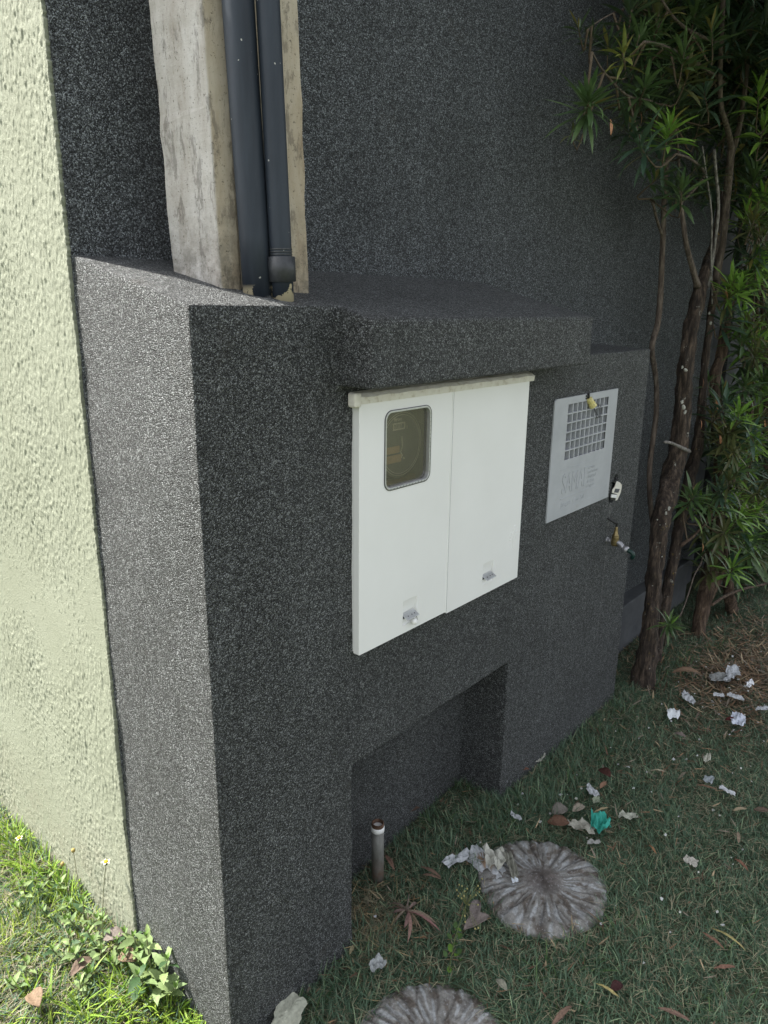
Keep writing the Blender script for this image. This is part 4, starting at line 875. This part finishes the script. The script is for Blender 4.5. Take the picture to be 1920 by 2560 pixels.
for i in range(400):   # unlit depth of the hedge
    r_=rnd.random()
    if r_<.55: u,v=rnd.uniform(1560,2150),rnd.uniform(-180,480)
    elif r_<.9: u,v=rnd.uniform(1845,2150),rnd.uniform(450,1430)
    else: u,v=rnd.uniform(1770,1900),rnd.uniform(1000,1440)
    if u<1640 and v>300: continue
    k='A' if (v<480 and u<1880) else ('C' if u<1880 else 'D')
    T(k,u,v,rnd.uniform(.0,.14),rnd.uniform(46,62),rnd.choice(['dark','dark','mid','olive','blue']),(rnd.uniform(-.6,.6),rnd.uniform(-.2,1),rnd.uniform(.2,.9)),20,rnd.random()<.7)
for i in range(1000):   # the hedge goes on unseen above and to the right, thickened to block light
    u=rnd.uniform(1990,3300); v=rnd.uniform(-1700,1350)
    y=rnd.uniform(-.75,.12) if u>2200 else rnd.uniform(-.25,.12)
    p=at_y(u,v,y)
    if p.x>5.2 or p.z>4.2 or p.z<.35: continue
    tuft(fol['D'],p,(rnd.uniform(-.6,.6),rnd.uniform(-.8,.1),rnd.uniform(-.1,1)),.13,rnd.choice(['dark','mid','blue']),14,rnd)
for i in range(420):  # overhead crown tufts added to dim the wall behind
    p=Vector((rnd.uniform(1.5,3.8),rnd.uniform(-.3,.15),rnd.uniform(2.5,3.7)))
    if p.x<1.9 and p.z<2.9: continue
    if p.x<2.1-(p.z-2.5)*.0 and rnd.random()<.5: continue
    tuft(fol['A'],p,(rnd.uniform(-.6,.3),rnd.uniform(-.8,.1),rnd.uniform(-.1,1)),.12,rnd.choice(['dark','mid','blue']),18,rnd)
def offframe(p):
    d=_RM.inverted()@(p-CAM_C)
    if d.z>-.3: return False
    u=960+CAM_F*d.x/-d.z; v=1280-CAM_F*d.y/-d.z
    return v<-110 or u>2010
cnt=0
while cnt<620:   # unseen crown tufts outside the frame, added to darken the wall and trunks
    p=Vector((rnd.uniform(1.6,3.9),rnd.uniform(-1.0,.05),rnd.uniform(2.35,3.5)))
    if not offframe(p): continue
    cnt+=1; tuft(fol['A' if p.x<2.7 else 'D'],p,(rnd.uniform(-.6,.3),rnd.uniform(-.8,.1),rnd.uniform(-.2,1)),.125,rnd.choice(['dark','mid','blue']),15,rnd)
for (u,v,y,k) in [(1800,1086,-.12,'B'),(1790,1000,-.08,'B'),(1757,945,-.05,'B'),(1815,722,-.08,'A'),(1912,1050,-.12,'D'),(1893,1035,-.1,'C'),(1756,1358,-.13,'B'),(1800,1086,-.12,'B'),(1526,298,-.02,'A'),(1878,1120,-.1,'C'),(1752,1050,-.06,'B'),(1602,280,-.05,'A')]:
    p=at_y(u,v,y); add_leaf(fol[k],p,(rnd.uniform(-.3,.3),-.3,-1),.045,.010,(.50,.24,.12),rnd.uniform(-1,1),.6,.3)
for key,par in (('A',TA),('B',TB),('C',TC),('D',TD)):
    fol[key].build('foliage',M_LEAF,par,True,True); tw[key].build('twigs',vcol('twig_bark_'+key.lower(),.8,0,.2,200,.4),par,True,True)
# small podocarpus sprig by the trunk
SP=thing('seedling','bright green podocarpus sprig hanging just above the grass beside the dark trunk','plant',tuple(at_y(1677,1566,-.16)))
q=MB(); p=at_y(1675,1560,-.16); tuft(q,p,(camr*-.1+camu*.3+camf*.9),.085,'mid',30); tuft(q,p+Vector((.01,0,.01)),(0,0,1),.07,'bright',8); q.build('foliage',M_LEAF,SP,True,True)
MB().add(*tube([p,p+Vector((.03,.02,-.05)),p+Vector((.06,.03,-.13))],[.003,.003,.004],7)).build('stem',M_BARKS,SP,True)
# ------------------------------------------------------------------ flowering weeds
def toothed(mb, p, d, L, W, col, roll, droop=.5):
    X_,Y_,Z_=frame(d,roll); n_=9; vs=[]; x=z=0; 
    for i in range(n_+1):
        t_=i/n_; w_=W/2*max(.03,(math.sin(math.pi*t_**.75))**.9)*(1.0 if i%2 else .80)
        vs+= [Vector(p)+X_*x+Y_*(-w_)+Z_*(z+.22*w_), Vector(p)+X_*x+Z_*z, Vector(p)+X_*x+Y_*w_+Z_*(z+.22*w_)]
        an=.25-droop*t_; x+=L/n_*math.cos(an); z+=L/n_*math.sin(an)
    mb.add(vs,[(i*3+a,i*3+a+1,(i+1)*3+a+1,(i+1)*3+a) for i in range(n_) for a in (0,1)],col)
def weed(label, base, stems, seed, flower=()):
    """stems: list of (dx,dy,height); flower: list of (stem index, extra height, kind)"""
    rr=random.Random(seed); b0=Vector(base); BIG=(seed==3); W_=thing('weed',label,'weed',tuple(b0),'flowering weeds at the foot of the green wall')
    st=MB(); lf=MB()
    for si,(dx,dy,h) in enumerate(stems):
        top=b0+Vector((dx,dy,h)); mid=b0+Vector((dx*.55,dy*.55,h*.35)); pts,_=smoothpts([b0,mid,top],[1,1,1],.01)
        st.add(*tube(pts,list(np.linspace(.0022,.0013,len(pts))),6),(.16,.17,.09))
        nn=max(3,int((Vector((dx,dy,h))).length/.026))
        for j in range(nn):
            t_=.25+.75*(j+.5)/nn; p=pts[min(len(pts)-1,int(t_*(len(pts)-1)))]; th=j*1.57+rr.random()
            for s_ in (0,math.pi):
                g=rr.random(); col=(.14+.10*g,.21+.11*g,.09+.04*g) if rr.random()<.75 else (.05,.10,.04)
                L=(rr.uniform(.05,.08) if BIG else rr.uniform(.028,.050))*(1.15-.5*t_)
                toothed(lf,p,(math.cos(th+s_),math.sin(th+s_),rr.uniform(.1,.8)),L,L*.43,col,rr.uniform(-.5,.5),rr.uniform(.3,1.1))
        for k in range(4):
            th=k*1.57+rr.random(); L=.018; toothed(lf,top,(math.cos(th)*.7,math.sin(th)*.7,1),L,L*.45,(.15,.25,.06),0,.3)
    st.build('stem',M_WEED,W_,True,True); lf.build('leaves',M_WEED,W_,True,True)
    for (u,v,x_,kind,si) in flower:
        head=at_x(u,v,x_); dx,dy,h=stems[si]; foot=b0+Vector((dx,dy,h))*.9
        q=MB(); pts,_=smoothpts([foot,foot*.5+head*.5+Vector((0,.004,.0)),head],[1]*3,.01); q.add(*tube(pts,.0009,6),(.20,.20,.12)); q.build('flower_stalk',M_WEED,W_,True,True)
        q=MB(); q.add(*lathe([(.001,-.007),(.0048,-.004),(.0055,.001),(.004,.005)],10,Matrix.Translation(head)),(.12,.16,.05) if kind!='bud' else (.35,.28,.10))
        hd=q.build('flower_head',M_WEED,W_,True,True)
        if kind!='bud':
            q=MB(); q.add(*lathe([(.0048,.002),(.0058,.004),(.0045,.0068),(.001,.0076)],12,Matrix.Translation(head)),(.75,.52,.02)); q.build('flower_disc',M_WEED,hd,True,True)
            q=MB()
            for k in range(5):
                a=k*1.2566; toothed(q,head+Vector((math.cos(a)*.003,math.sin(a)*.003,.003)),(math.cos(a),math.sin(a),-.1),.009,.007,(.8,.78,.66),0,.4)
            q.build('petals',M_WEED,hd,True,True)
    return W_
def wb(u,v):
    p=on_ground(u,v,.0)
    if p.x>-.03 and u<500: p=at_x(u,v,-.03); p.z=float(gh(p.x,p.y))
    return (p.x,p.y,p.z)
weed('tall weed with a yellow flower on a long stalk nearest the green wall edge',wb(255,2370),[(.01,.0,.085),(-.03,-.02,.06),(-.02,.03,.05)],1,[(265,2157,-.035,'fl',0)])
weed('weed with a straw coloured bud on a thin stalk in front of the green wall',wb(215,2330),[(.01,.02,.08),(-.03,.02,.05),(.02,-.03,.05)],2,[(183,2126,-.04,'bud',0)])
weed('broad leaved weed leaning on the sunlit grey corner face',wb(385,2450),[(.012,.04,.13),(.012,-.05,.12),(-.04,.0,.08),(.010,.10,.09),(.005,-.09,.07)],3)
weed('low weed at the very foot of the green wall corner, behind the tan leaf',wb(330,2380),[(.0,.03,.07),(-.03,-.02,.06),(.01,-.04,.06)],12)
weed('weed spreading below the low white petalled flower',wb(170,2400),[(.02,.02,.05),(-.03,.01,.05),(.0,-.04,.045),(.03,-.03,.05)],13)
weed('weed just left of the straw coloured bud on its stalk',wb(125,2240),[(.01,.02,.055),(-.03,.0,.045),(.02,-.03,.05)],14)
weed('low weed carrying a white petalled flower above the straw',wb(235,2440),[(-.03,.03,.075),(-.02,-.03,.05),(.03,.01,.05)],4,[(180,2335,-.10,'fl',0)])
weed('weed at the left edge with a small yellow flower',wb(75,2270),[(-.0,.03,.06),(.03,-.01,.05),(-.04,-.01,.04)],5,[(48,2097,-.055,'fl',0),(156,2160,-.05,'bud',1)])
weed('small grey green weed low in the bottom left corner',wb(60,2470),[(.02,.02,.05),(-.03,.0,.04)],6)
weed('spreading weed between the two flowering stalks and the fallen leaves',wb(150,2310),[(.03,.0,.05),(-.03,.03,.05),(.0,-.04,.04)],7)
weed('weed with limp leaves beside the large tan leaf at the corner',wb(310,2420),[(.0,.03,.06),(.02,-.03,.05),(-.03,.0,.045)],9)
weed('slim weed standing in yellow grass right of the curled tan leaf',wb(205,2500),[(.0,.0,.06),(.03,.02,.04)],10)
# shade weed with pale buds beside the stone
WS=thing('budding_weed','spindly weed with pale yellow seed buds beside the stepping stone','weed',wb(1120,2420),None)
b0=Vector(wb(1120,2440)); st=MB(); bd=MB(); lf=MB(); hub=at_z(1165,2262,.13)
st.add(*tube(smoothpts([b0,b0*.5+hub*.5+Vector((-.01,0,.01)),hub],[1]*3,.01)[0],.0012,6),(.14,.18,.07))
for (u,v) in [(1205,2197),(1195,2215),(1155,2215),(1162,2228),(1150,2235),(1168,2222),(1176,2240),(1142,2225),(1160,2240),(1154,2246),(1190,2238),(1200,2222),(1172,2262),(1162,2290),(1195,2262),(1163,2305),(1198,2230),(1146,2240),(1148,2212),(1196,2320),(1188,2322)]:
    tip=at_z(u,v,.14+rnd.uniform(-.02,.02)); st.add(*tube([hub,hub*.5+tip*.5+Vector((0,0,.004)),tip],.0006,5),(.18,.20,.08)); MB().add(*lathe([(.0004,-.003),(.0022,-.001),(.0022,.0012),(.0008,.003)],8,Matrix.Translation(tip)),(.42,.38,.16)).build('bud',M_WEED,WS,True,True)
for k in range(16):
    t_=rnd.random()*.7; p=b0*(1-t_)+hub*t_+Vector((rnd.uniform(-.02,.02),rnd.uniform(-.02,.02),0)); toothed(lf,p,(rnd.uniform(-1,1),rnd.uniform(-1,1),.3),.018,.014,(.07,.13,.04) if k%3 else (.14,.26,.04),0,.4)
st.build('stem',M_WEED,WS,True,True); lf.build('leaves',M_WEED,WS,True,True)
# ------------------------------------------------------------------ litter on the grass
def scrap(name,label,cat,u,v,lpx,wpx,ang,col,lift=.022,crump=.006,seed=0,tilt=.2,group='scraps of white paper on the grass',n=9,col2=None):
    """irregular crumpled sheet with its own thickness; ang in the ground plane"""
    rr=random.Random(seed+int(u)); p=on_ground(u,v,lift)
    ca,sa=math.cos(ang),math.sin(ang); e1=on_ground(u+lpx/2*ca,v-lpx/2*sa,lift); e2=on_ground(u-lpx/2*ca,v+lpx/2*sa,lift)
    f1=on_ground(u+wpx/2*sa,v+wpx/2*ca,lift); f2=on_ground(u-wpx/2*sa,v-wpx/2*ca,lift)
    ax=(e1-e2)*1.12; bx=(f1-f2)*1.12; ax.z=0; bx.z=0; L=ax.length; W=bx.length; X_=ax.normalized(); Y_=bx.normalized()
    na=32; vs=[]; fs=[]; hh=[rr.uniform(-1,1) for _ in range(8)]; out=[rr.uniform(.86,1.06) for _ in range(na)]
    rings=5
    for i in range(rings+1):
        for k in range(na):
            a=2*math.pi*k/na+.2*hh[5]; r_=i/rings*(out[k] if i>2 else 1)/max(abs(math.cos(a)),abs(math.sin(a)))**(.75+.2*hh[6]); x=math.cos(a)*r_; y=math.sin(a)*r_
            x_=L/2*x*(1+.18*hh[7]*y); y_=W/2*y*(1+.2*hh[3]*x)
            h=crump*min(1,.25+L/.10)*(math.sin(5*x+hh[0]*3+3*y)+.8*math.sin(7*y+hh[1]*4-4*x)+.5*math.sin(13*x+hh[2]*5)+.4*rr.uniform(-1,1))
            h+=tilt*x_*hh[3]+abs(y)*W*.25*hh[4]
            vs.append(p+X_*x_+Y_*y_+Vector((0,0,h)))
    for i in range(rings):
        for k in range(na):
            k2=(k+1)%na; a=i*na
            if i==0: fs.append((0,a+na+k,a+na+k2)) 
            else: fs.append((a+k,a+na+k,a+na+k2,a+k2))
    mb=MB(); mb.add(vs,fs,col)
    if col2: 
        for i,v_ in enumerate(vs):
            if rr.random()<.0 or (i//na<3 and (i%na)%7<4): mb.c[i]=col2
    o=mb.build(name,M_PAPER,None,False,True); m=o.modifiers.new('s','SOLIDIFY'); m.thickness=.0009
    return tag(o,label,cat,group)
WH=(.52,.54,.56); WH2=(.50,.50,.44); DIRTY=(.33,.32,.27)
scrap('paper_scrap','large stained white paper lying half on the stepping stone, brown smear on it','paper',1215,2150,96,46,-.75,WH,.03,.005,1,.1,col2=(.36,.26,.18))
scrap('paper_scrap','long pale paper strip running left from the stained sheet','paper',1142,2146,66,22,.5,WH,.03,.004,2,.1)
scrap('paper_scrap','crumpled off white tissue between the stained sheet and the grey strip','paper',1240,2145,52,44,.2,WH2,.045,.008,3,.2)
scrap('paper_scrap','grey curved strip lying on the stepping stone','paper',1278,2160,66,20,-1.25,(.24,.24,.20),.040,.003,4,.1)
scrap('paper_scrap','tiny white chip at the lower end of the grey strip','paper',1287,2199,15,15,.3,(.7,.75,.8),.04,.002,5)
scrap('paper_scrap','rolled dirty white paper just left of the turquoise wrapper','paper',1452,2062,70,20,-.35,(.45,.44,.38),.035,.007,6)
scrap('foil_wrapper','crumpled turquoise wrapper on the grass above the stepping stone','wrapper',1500,2062,46,40,.2,(.06,.42,.34),.045,.012,7,.4,None)
scrap('paper_scrap','white sliver in the grass left of the rolled paper','paper',1290,2043,30,10,-.55,WH,.03,.003,8)
scrap('paper_scrap','small white scrap leaning at the foot of the dark wall','paper',1348,1896,30,14,.5,WH2,.03,.004,9)
scrap('paper_scrap','white pointed sliver beside the dark brown leaf','paper',1482,1974,34,14,-.7,WH,.04,.003,10)
scrap('paper_scrap','white fan shaped scrap in the upper lawn','paper',1684,1776,30,20,.0,(.72,.76,.78),.05,.004,11)
scrap('paper_scrap','white rounded scrap beside a red leaf at the right','paper',1845,1799,34,26,-.3,(.60,.64,.72),.05,.005,12)
scrap('paper_scrap','white sliver lying across dry leaves left of the litter patch','paper',1722,1742,36,16,-.6,WH,.05,.004,13)
scrap('paper_scrap','pale off white torn pair of scraps right of the turquoise wrapper','paper',1570,2040,46,14,.05,(.42,.43,.36),.03,.004,14)
scrap('paper_scrap','square bluish white sheet on the litter patch near the trunks','paper',1832,1684,34,26,.1,(.50,.52,.54),.05,.003,15)
scrap('paper_scrap','broad pale grey sheet left of the square sheet on the litter patch','paper',1800,1695,50,20,-.1,(.33,.34,.33),.045,.003,16)
scrap('paper_scrap','small bright chip near the centre of the litter patch','paper',1822,1697,24,8,.2,WH,.06,.003,17)
scrap('paper_scrap','upright white chip at the right of the litter patch','paper',1876,1706,12,18,-.9,(.8,.82,.84),.06,.004,18)
scrap('paper_scrap','white chip low in the litter patch','paper',1840,1742,40,10,-.25,WH,.05,.003,19)
scrap('paper_scrap','short white chip above the fan shaped scrap','paper',1797,1737,26,8,-.1,WH,.05,.003,20)
scrap('paper_scrap','white strip at the right frame edge below the litter patch','paper',1906,1770,28,9,-.1,WH,.05,.003,21)
scrap('paper_scrap','small pale crumb pair in the middle right lawn','paper',1768,1892,16,14,.2,(.5,.5,.42),.03,.004,22)
scrap('paper_scrap','thin white shred in the right lawn pointing down right','paper',1818,1978,40,7,-.45,(.62,.64,.66),.03,.003,23)
scrap('paper_scrap','milky translucent plastic bit in the right lawn','plastic bit',1772,1945,24,16,-.4,(.36,.40,.42),.03,.003,24,.2,None)
scrap('paper_scrap','greyish white chip beneath the white shred','paper',1727,2152,34,16,-.5,(.52,.50,.45),.03,.004,25)
scrap('paper_scrap','whitish curled peel on the grass below the rolled paper','paper',1484,2104,32,10,.2,(.33,.33,.31),.03,.003,26)
scrap('paper_scrap','pale green leaf scrap above the tan leaf','leaf scrap',1490,2003,16,14,.2,(.34,.38,.28),.03,.003,27,.2,None)
scrap('plastic_bag','clear plastic scrap in grass right of the dark wall corner','plastic',944,2412,36,30,.6,(.42,.44,.44),.04,.006,28,.4,None)
o=scrap('plaster_chip','broad pale green plaster flake leaning at the foot of the dark corner','plaster flake',722,2528,62,96,-.35,(.50,.51,.41),.05,.0015,29,.1,None)
tag(scrap('paper_scrap','tiny white fleck near the rosette of dead leaves','paper',938,2290,6,5,0,WH,.03,.001,30))
def dry(name,label,u,v,L,W,ang,col,lift=.03,curl=1.0,group='dead leaves on the grass',droop=.7,up=.1,mat=None,roll=.2):
    gm=sum(col)/3; col=tuple((c_*.80+gm*.20)*.92 for c_ in col)
    p=on_ground(u,v,lift); X_=(camr*math.cos(ang)+Vector((camr.y,-camr.x,0))*-math.sin(ang)); X_.z=0; X_.normalize(); rr=random.Random(int(u*7+v))
    Y_=Vector((-X_.y,X_.x,0)); Z_=Vector((0,0,1)); n_=10; vs=[]; fs=[]; x=0;z=0
    for i in range(n_+1):
        t_=i/n_; w_=W/2*max(.04,math.sin(math.pi*min(1,t_*.96+.02))**.8)
        for j in range(5):
            s_=(j-2)/2; vs.append(p+X_*(x-L/2)+Y_*(w_*s_)+Z_*(z+curl*.35*w_*s_*s_+.0012*rr.uniform(-1,1)+w_*s_*roll))
        an=up+droop*(.5-t_)+.15*rr.uniform(-1,1); x+=L/n_*math.cos(an); z+=L/n_*math.sin(an)
    for i in range(n_):
        for j in range(4): fs.append((i*5+j,i*5+j+1,(i+1)*5+j+1,(i+1)*5+j))
    mb=MB().add(vs,fs,col)
    o=mb.build(name,mat or M_DRY,None,True,True); m=o.modifiers.new('s','SOLIDIFY'); m.thickness=.0007
    return tag(o,label,'leaf',group)
TAN=(.38,.22,.12); BRN=(.16,.075,.045); STR=(.42,.33,.17); GRY=(.23,.19,.165)
dry('dead_leaf','curled tan leaf lying in the sunlit grass at the bottom left',88,2505,.062,.038,-.8,(.20,.13,.075),.035,1.8)
dry('dead_leaf','brown grey folded leaf under the weeds near the corner',205,2420,.06,.03,.9,(.15,.10,.07),.04,1.6)
dry('dead_leaf','tan leaf half hidden behind the broad leaved weed',318,2400,.055,.038,-.3,(.18,.115,.065),.04,1.6)
dry('dead_leaf','grey brown leaf in the shade of the weeds',285,2345,.055,.036,.2,(.16,.13,.11),.05,1.0)
dry('dead_leaf','large mauve grey leaf folded upright under the budding weed',1188,2280,.075,.030,1.2,(.20,.165,.15),.05,1.5)
dry('dead_leaf','large mauve grey leaf lying low below the budding weed',1192,2310,.085,.034,.5,(.235,.19,.165),.035,1.5)
dry('dead_leaf','dark reddish brown leaf standing in the lawn',1511,1936,.060,.034,-1.1,(.085,.030,.022),.055,1.2)
dry('dead_leaf','small tan leaf just under the dark reddish leaf',1508,1964,.045,.016,.8,(.30,.16,.09),.04,1.)
dry('dead_leaf','rusty leaf at the foot of the wall beside the white scrap',1308,1927,.045,.016,.1,(.20,.09,.055),.035,1.)
dry('dead_leaf','broad tan bark like leaf near the trunk foot',1715,1686,.12,.034,-.2,(.26,.16,.09),.05,1.2)
dry('dead_leaf','brown leaf left of the rolled paper',1396,2060,.07,.045,-.2,(.17,.085,.05),.03,.8)
dry('dead_leaf','grey brown leaf behind the brown one left of the rolled paper',1400,2030,.06,.045,.3,(.20,.18,.15),.03,.8)
dry('dead_leaf','buff leaf fragment above the rolled paper',1447,2024,.05,.03,.4,(.33,.28,.21),.035,.8)
dry('dead_leaf','bent straw yellow blade above the turquoise wrapper',1502,2028,.06,.007,.35,STR,.045,.6)
dry('dead_leaf','orange needle leaf standing in the right lawn',1632,2127,.05,.007,-1.45,(.40,.20,.08),.03,.6)
dry('dead_leaf','long brown needle leaf in the lower right lawn',1782,2355,.07,.009,-1.1,(.25,.13,.08),.03,.6)
dry('dead_leaf','long yellow blade arching in the lower right lawn',1822,2355,.10,.006,-1.05,(.42,.36,.12),.035,.6)
dry('dead_leaf','yellow blade lying at the bottom centre of the lawn',1520,2480,.065,.007,-.8,(.46,.38,.12),.03,.6)
dry('dead_leaf','brown blade at the bottom near the second stone',1405,2542,.075,.013,.65,(.20,.12,.08),.03,.6)
dry('dead_leaf','brown blade curled at the bottom right of the lawn',1685,2540,.075,.012,-.6,(.20,.12,.085),.03,.6)
dry('dead_leaf','short rusty blade in the lower right lawn',1812,2422,.055,.010,.0,(.22,.11,.07),.03,.6)
dry('dead_leaf','pale split stalk lying in the middle lawn',1645,1932,.055,.006,-.35,(.45,.40,.26),.035,.6)
dry('dead_leaf','greenish buff blade right of the rusty clover',1705,1942,.060,.010,.7,(.17,.15,.10),.03,.6)
dry('dead_leaf','brown needle right of the middle lawn',1768,1974,.075,.008,-.7,(.26,.15,.09),.03,.6)
dry('dead_leaf','straw leaf at the right pointing left',1850,2026,.05,.012,.1,(.36,.29,.17),.03,.6)
dry('dead_leaf','rust coloured blade below the straw leaf at right',1853,2165,.06,.010,-1.3,(.26,.12,.07),.03,.6)
dry('dead_leaf','buff blade at right above the rusty one',1845,2095,.05,.012,1.2,(.27,.20,.13),.03,.6)
dry('dead_leaf','red leaf beside the rounded white scrap',1826,1803,.04,.025,-.4,(.12,.02,.02),.04,1.)
dry('dead_leaf','flat brown leaf at the very right in the lawn',1905,2030,.05,.022,-.4,(.14,.10,.07),.04,1.)
dry('dead_leaf','tan upright leaf behind the pipe stub',974,2160,.08,.014,-1.2,(.27,.15,.10),.05,.8)
dry('dead_leaf','brown blade beside the rosette pointing to the stone',1078,2185,.08,.012,-.8,(.22,.135,.09),.035,.6)
dry('dead_leaf','second brown blade crossing the first near the pipe stub',1080,2195,.06,.010,-.4,(.22,.135,.09),.035,.6)
dry('dead_leaf','brown leaf heap at the back of the recess',1030,2030,.06,.022,.4,(.14,.085,.06),.04,1.)
dry('dead_leaf','yellowish leaf at the foot of the dark wall',880,2375,.03,.010,1.2,(.30,.26,.13),.04,.8)
dry('dead_leaf','narrow grey leaf right of the turquoise wrapper',1700,1840,.05,.02,-.9,(.25,.20,.17),.04,.8)
dry('dead_leaf','pale leaf near the lower edge left of the yellow blade',1254,2466,.045,.018,-1.1,(.30,.30,.22),.04,1.)
dry('dead_leaf','dark red leaf in grass by the yellow blade',1542,2470,.035,.025,.3,(.06,.02,.02),.03,1.)
# rosette of dead podocarpus leaves
RO=thing('dead_leaf_rosette','star of long dry brown leaves lying on the grass near the recess','leaf cluster',tuple(on_ground(1018,2278)),None)
c0=on_ground(1018,2275,.05); q=MB()
for (u,v,wd) in [(968,2256,.012),(972,2270,.013),(980,2290,.009),(985,2312,.008),(1012,2320,.013),(1028,2355,.012),(1040,2318,.010),(1060,2325,.008),(1075,2305,.013),(1095,2318,.013),(1102,2324,.010),(1090,2310,.011),(1045,2262,.009)]:
    e=on_ground(u,v,.02); d=e-c0; add_leaf(q,c0+Vector((rnd.uniform(-.004,.004),rnd.uniform(-.004,.004),0)),d+Vector((0,0,.3*d.length)),d.length*1.08,wd,(.26*rnd.uniform(.8,1.15),.185*rnd.uniform(.8,1.1),.135),rnd.uniform(-.6,.6),.8,.5)
q.build('leaves',M_DRY,RO,True,True); MB().add(*tube([c0+Vector((0,0,-.01)),c0+Vector((0,0,.012)),on_ground(1022,2235,.07)],[.003,.003,.002],7)).build('stem',M_BARKS,RO,True)
# uncountable litter: needles, straw, flecks
def litter(n, cx, cy, sx, sy, cols, Lr, wr, lift):
    x=cx+R.normal(0,sx,n); y=cy+R.normal(0,sy,n); ok=allowed(x,y); x=x[ok];y=y[ok]; m_=len(x)
    idx=R.integers(0,len(cols),m_); C=np.array(cols)[idx]*(.6+.7*R.random(m_))[:,None]
    return blades(x,y,gh(x,y)+lift*R.random(m_),R.uniform(*Lr,m_),R.uniform(*wr,m_),np.radians(R.uniform(70,96,m_)),R.uniform(0,6.28,m_),R.uniform(-.6,.6,m_),C,np.radians(R.uniform(-25,25,m_)))
def merge(parts):
    Vs=[];Q=[];T_=[];Cs=[];o=0
    for (V,q_,t_,C) in parts: Vs.append(V);Q.append(q_+o);T_.append(t_+o);Cs.append(C);o+=len(V)
    return np.concatenate(Vs),np.concatenate(Q),np.concatenate(T_),np.concatenate(Cs)
cols=[(.30,.20,.12),(.20,.13,.08),(.38,.30,.19),(.14,.09,.06),(.26,.22,.17)]
p1_=on_ground(1860,1700); p2_=on_ground(1840,1620); p3_=on_ground(1640,1640)
parts=[litter(1500,p1_.x,p1_.y,.26,.13,cols,(.03,.085),(.003,.009),.03),litter(900,p2_.x+.1,p2_.y,.35,.12,cols,(.03,.08),(.003,.008),.03),litter(300,p3_.x,p3_.y+.05,.15,.1,cols,(.03,.07),(.003,.007),.02)]
V,q_,t3,C=merge(parts); tag(mesh_np('leaf_litter',V,q_,t3,C,M_DRY),'matted dry podocarpus leaves and twigs on the ground below the trees','litter',kind='stuff')
parts=[litter(420,1.6,-.35,.75,.28,cols,(.018,.05),(.0025,.007),.035),litter(260,.7,-.2,.3,.22,cols,(.015,.045),(.002,.005),.03),litter(150,.5,.02,.09,.07,[(.38,.30,.17),(.28,.2,.11)],(.03,.07),(.0015,.003),.03)]
V,q_,t3,C=merge(parts); tag(mesh_np('scattered_dry_leaves',V,q_,t3,C,M_DRY),'small dry brown leaf bits scattered through the shaded lawn','litter',kind='stuff')
q=MB()
for i in range(150):
    if i<60: x,y=LIT.x+R.normal(0,.25),LIT.y+R.normal(0,.10)
    else: x,y=R.uniform(.8,2.8),R.uniform(-.75,-.05)
    if not allowed(np.array([x]),np.array([y]))[0]: continue
    s_=rnd.uniform(.0025,.010); a=rnd.random()*6.28; z=float(gh(x,y))+rnd.uniform(.014,.032); vs=[]
    k_=rnd.choice([4,5,6])
    for k in range(k_):
        r_=s_*rnd.uniform(.5,1); vs.append((x+r_*math.cos(a+k*6.283/k_),y+r_*.7*math.sin(a+k*6.283/k_),z+rnd.uniform(-.3,.3)*s_))
    vs+=[(v_[0],v_[1],v_[2]-.0012) for v_ in vs]
    fs=[tuple(range(k_)),tuple(range(2*k_-1,k_-1,-1))]+[(j,j+k_,(j+1)%k_+k_,(j+1)%k_) for j in range(k_)]
    g=rnd.uniform(.4,.72); q.add(vs,fs,(g,g*1.02,g*rnd.uniform(.9,1.05)))
o=q.build('paper_flecks',M_PAPER,None,False,True); tag(o,'tiny white paper flecks scattered over the shaded grass','litter',kind='stuff')
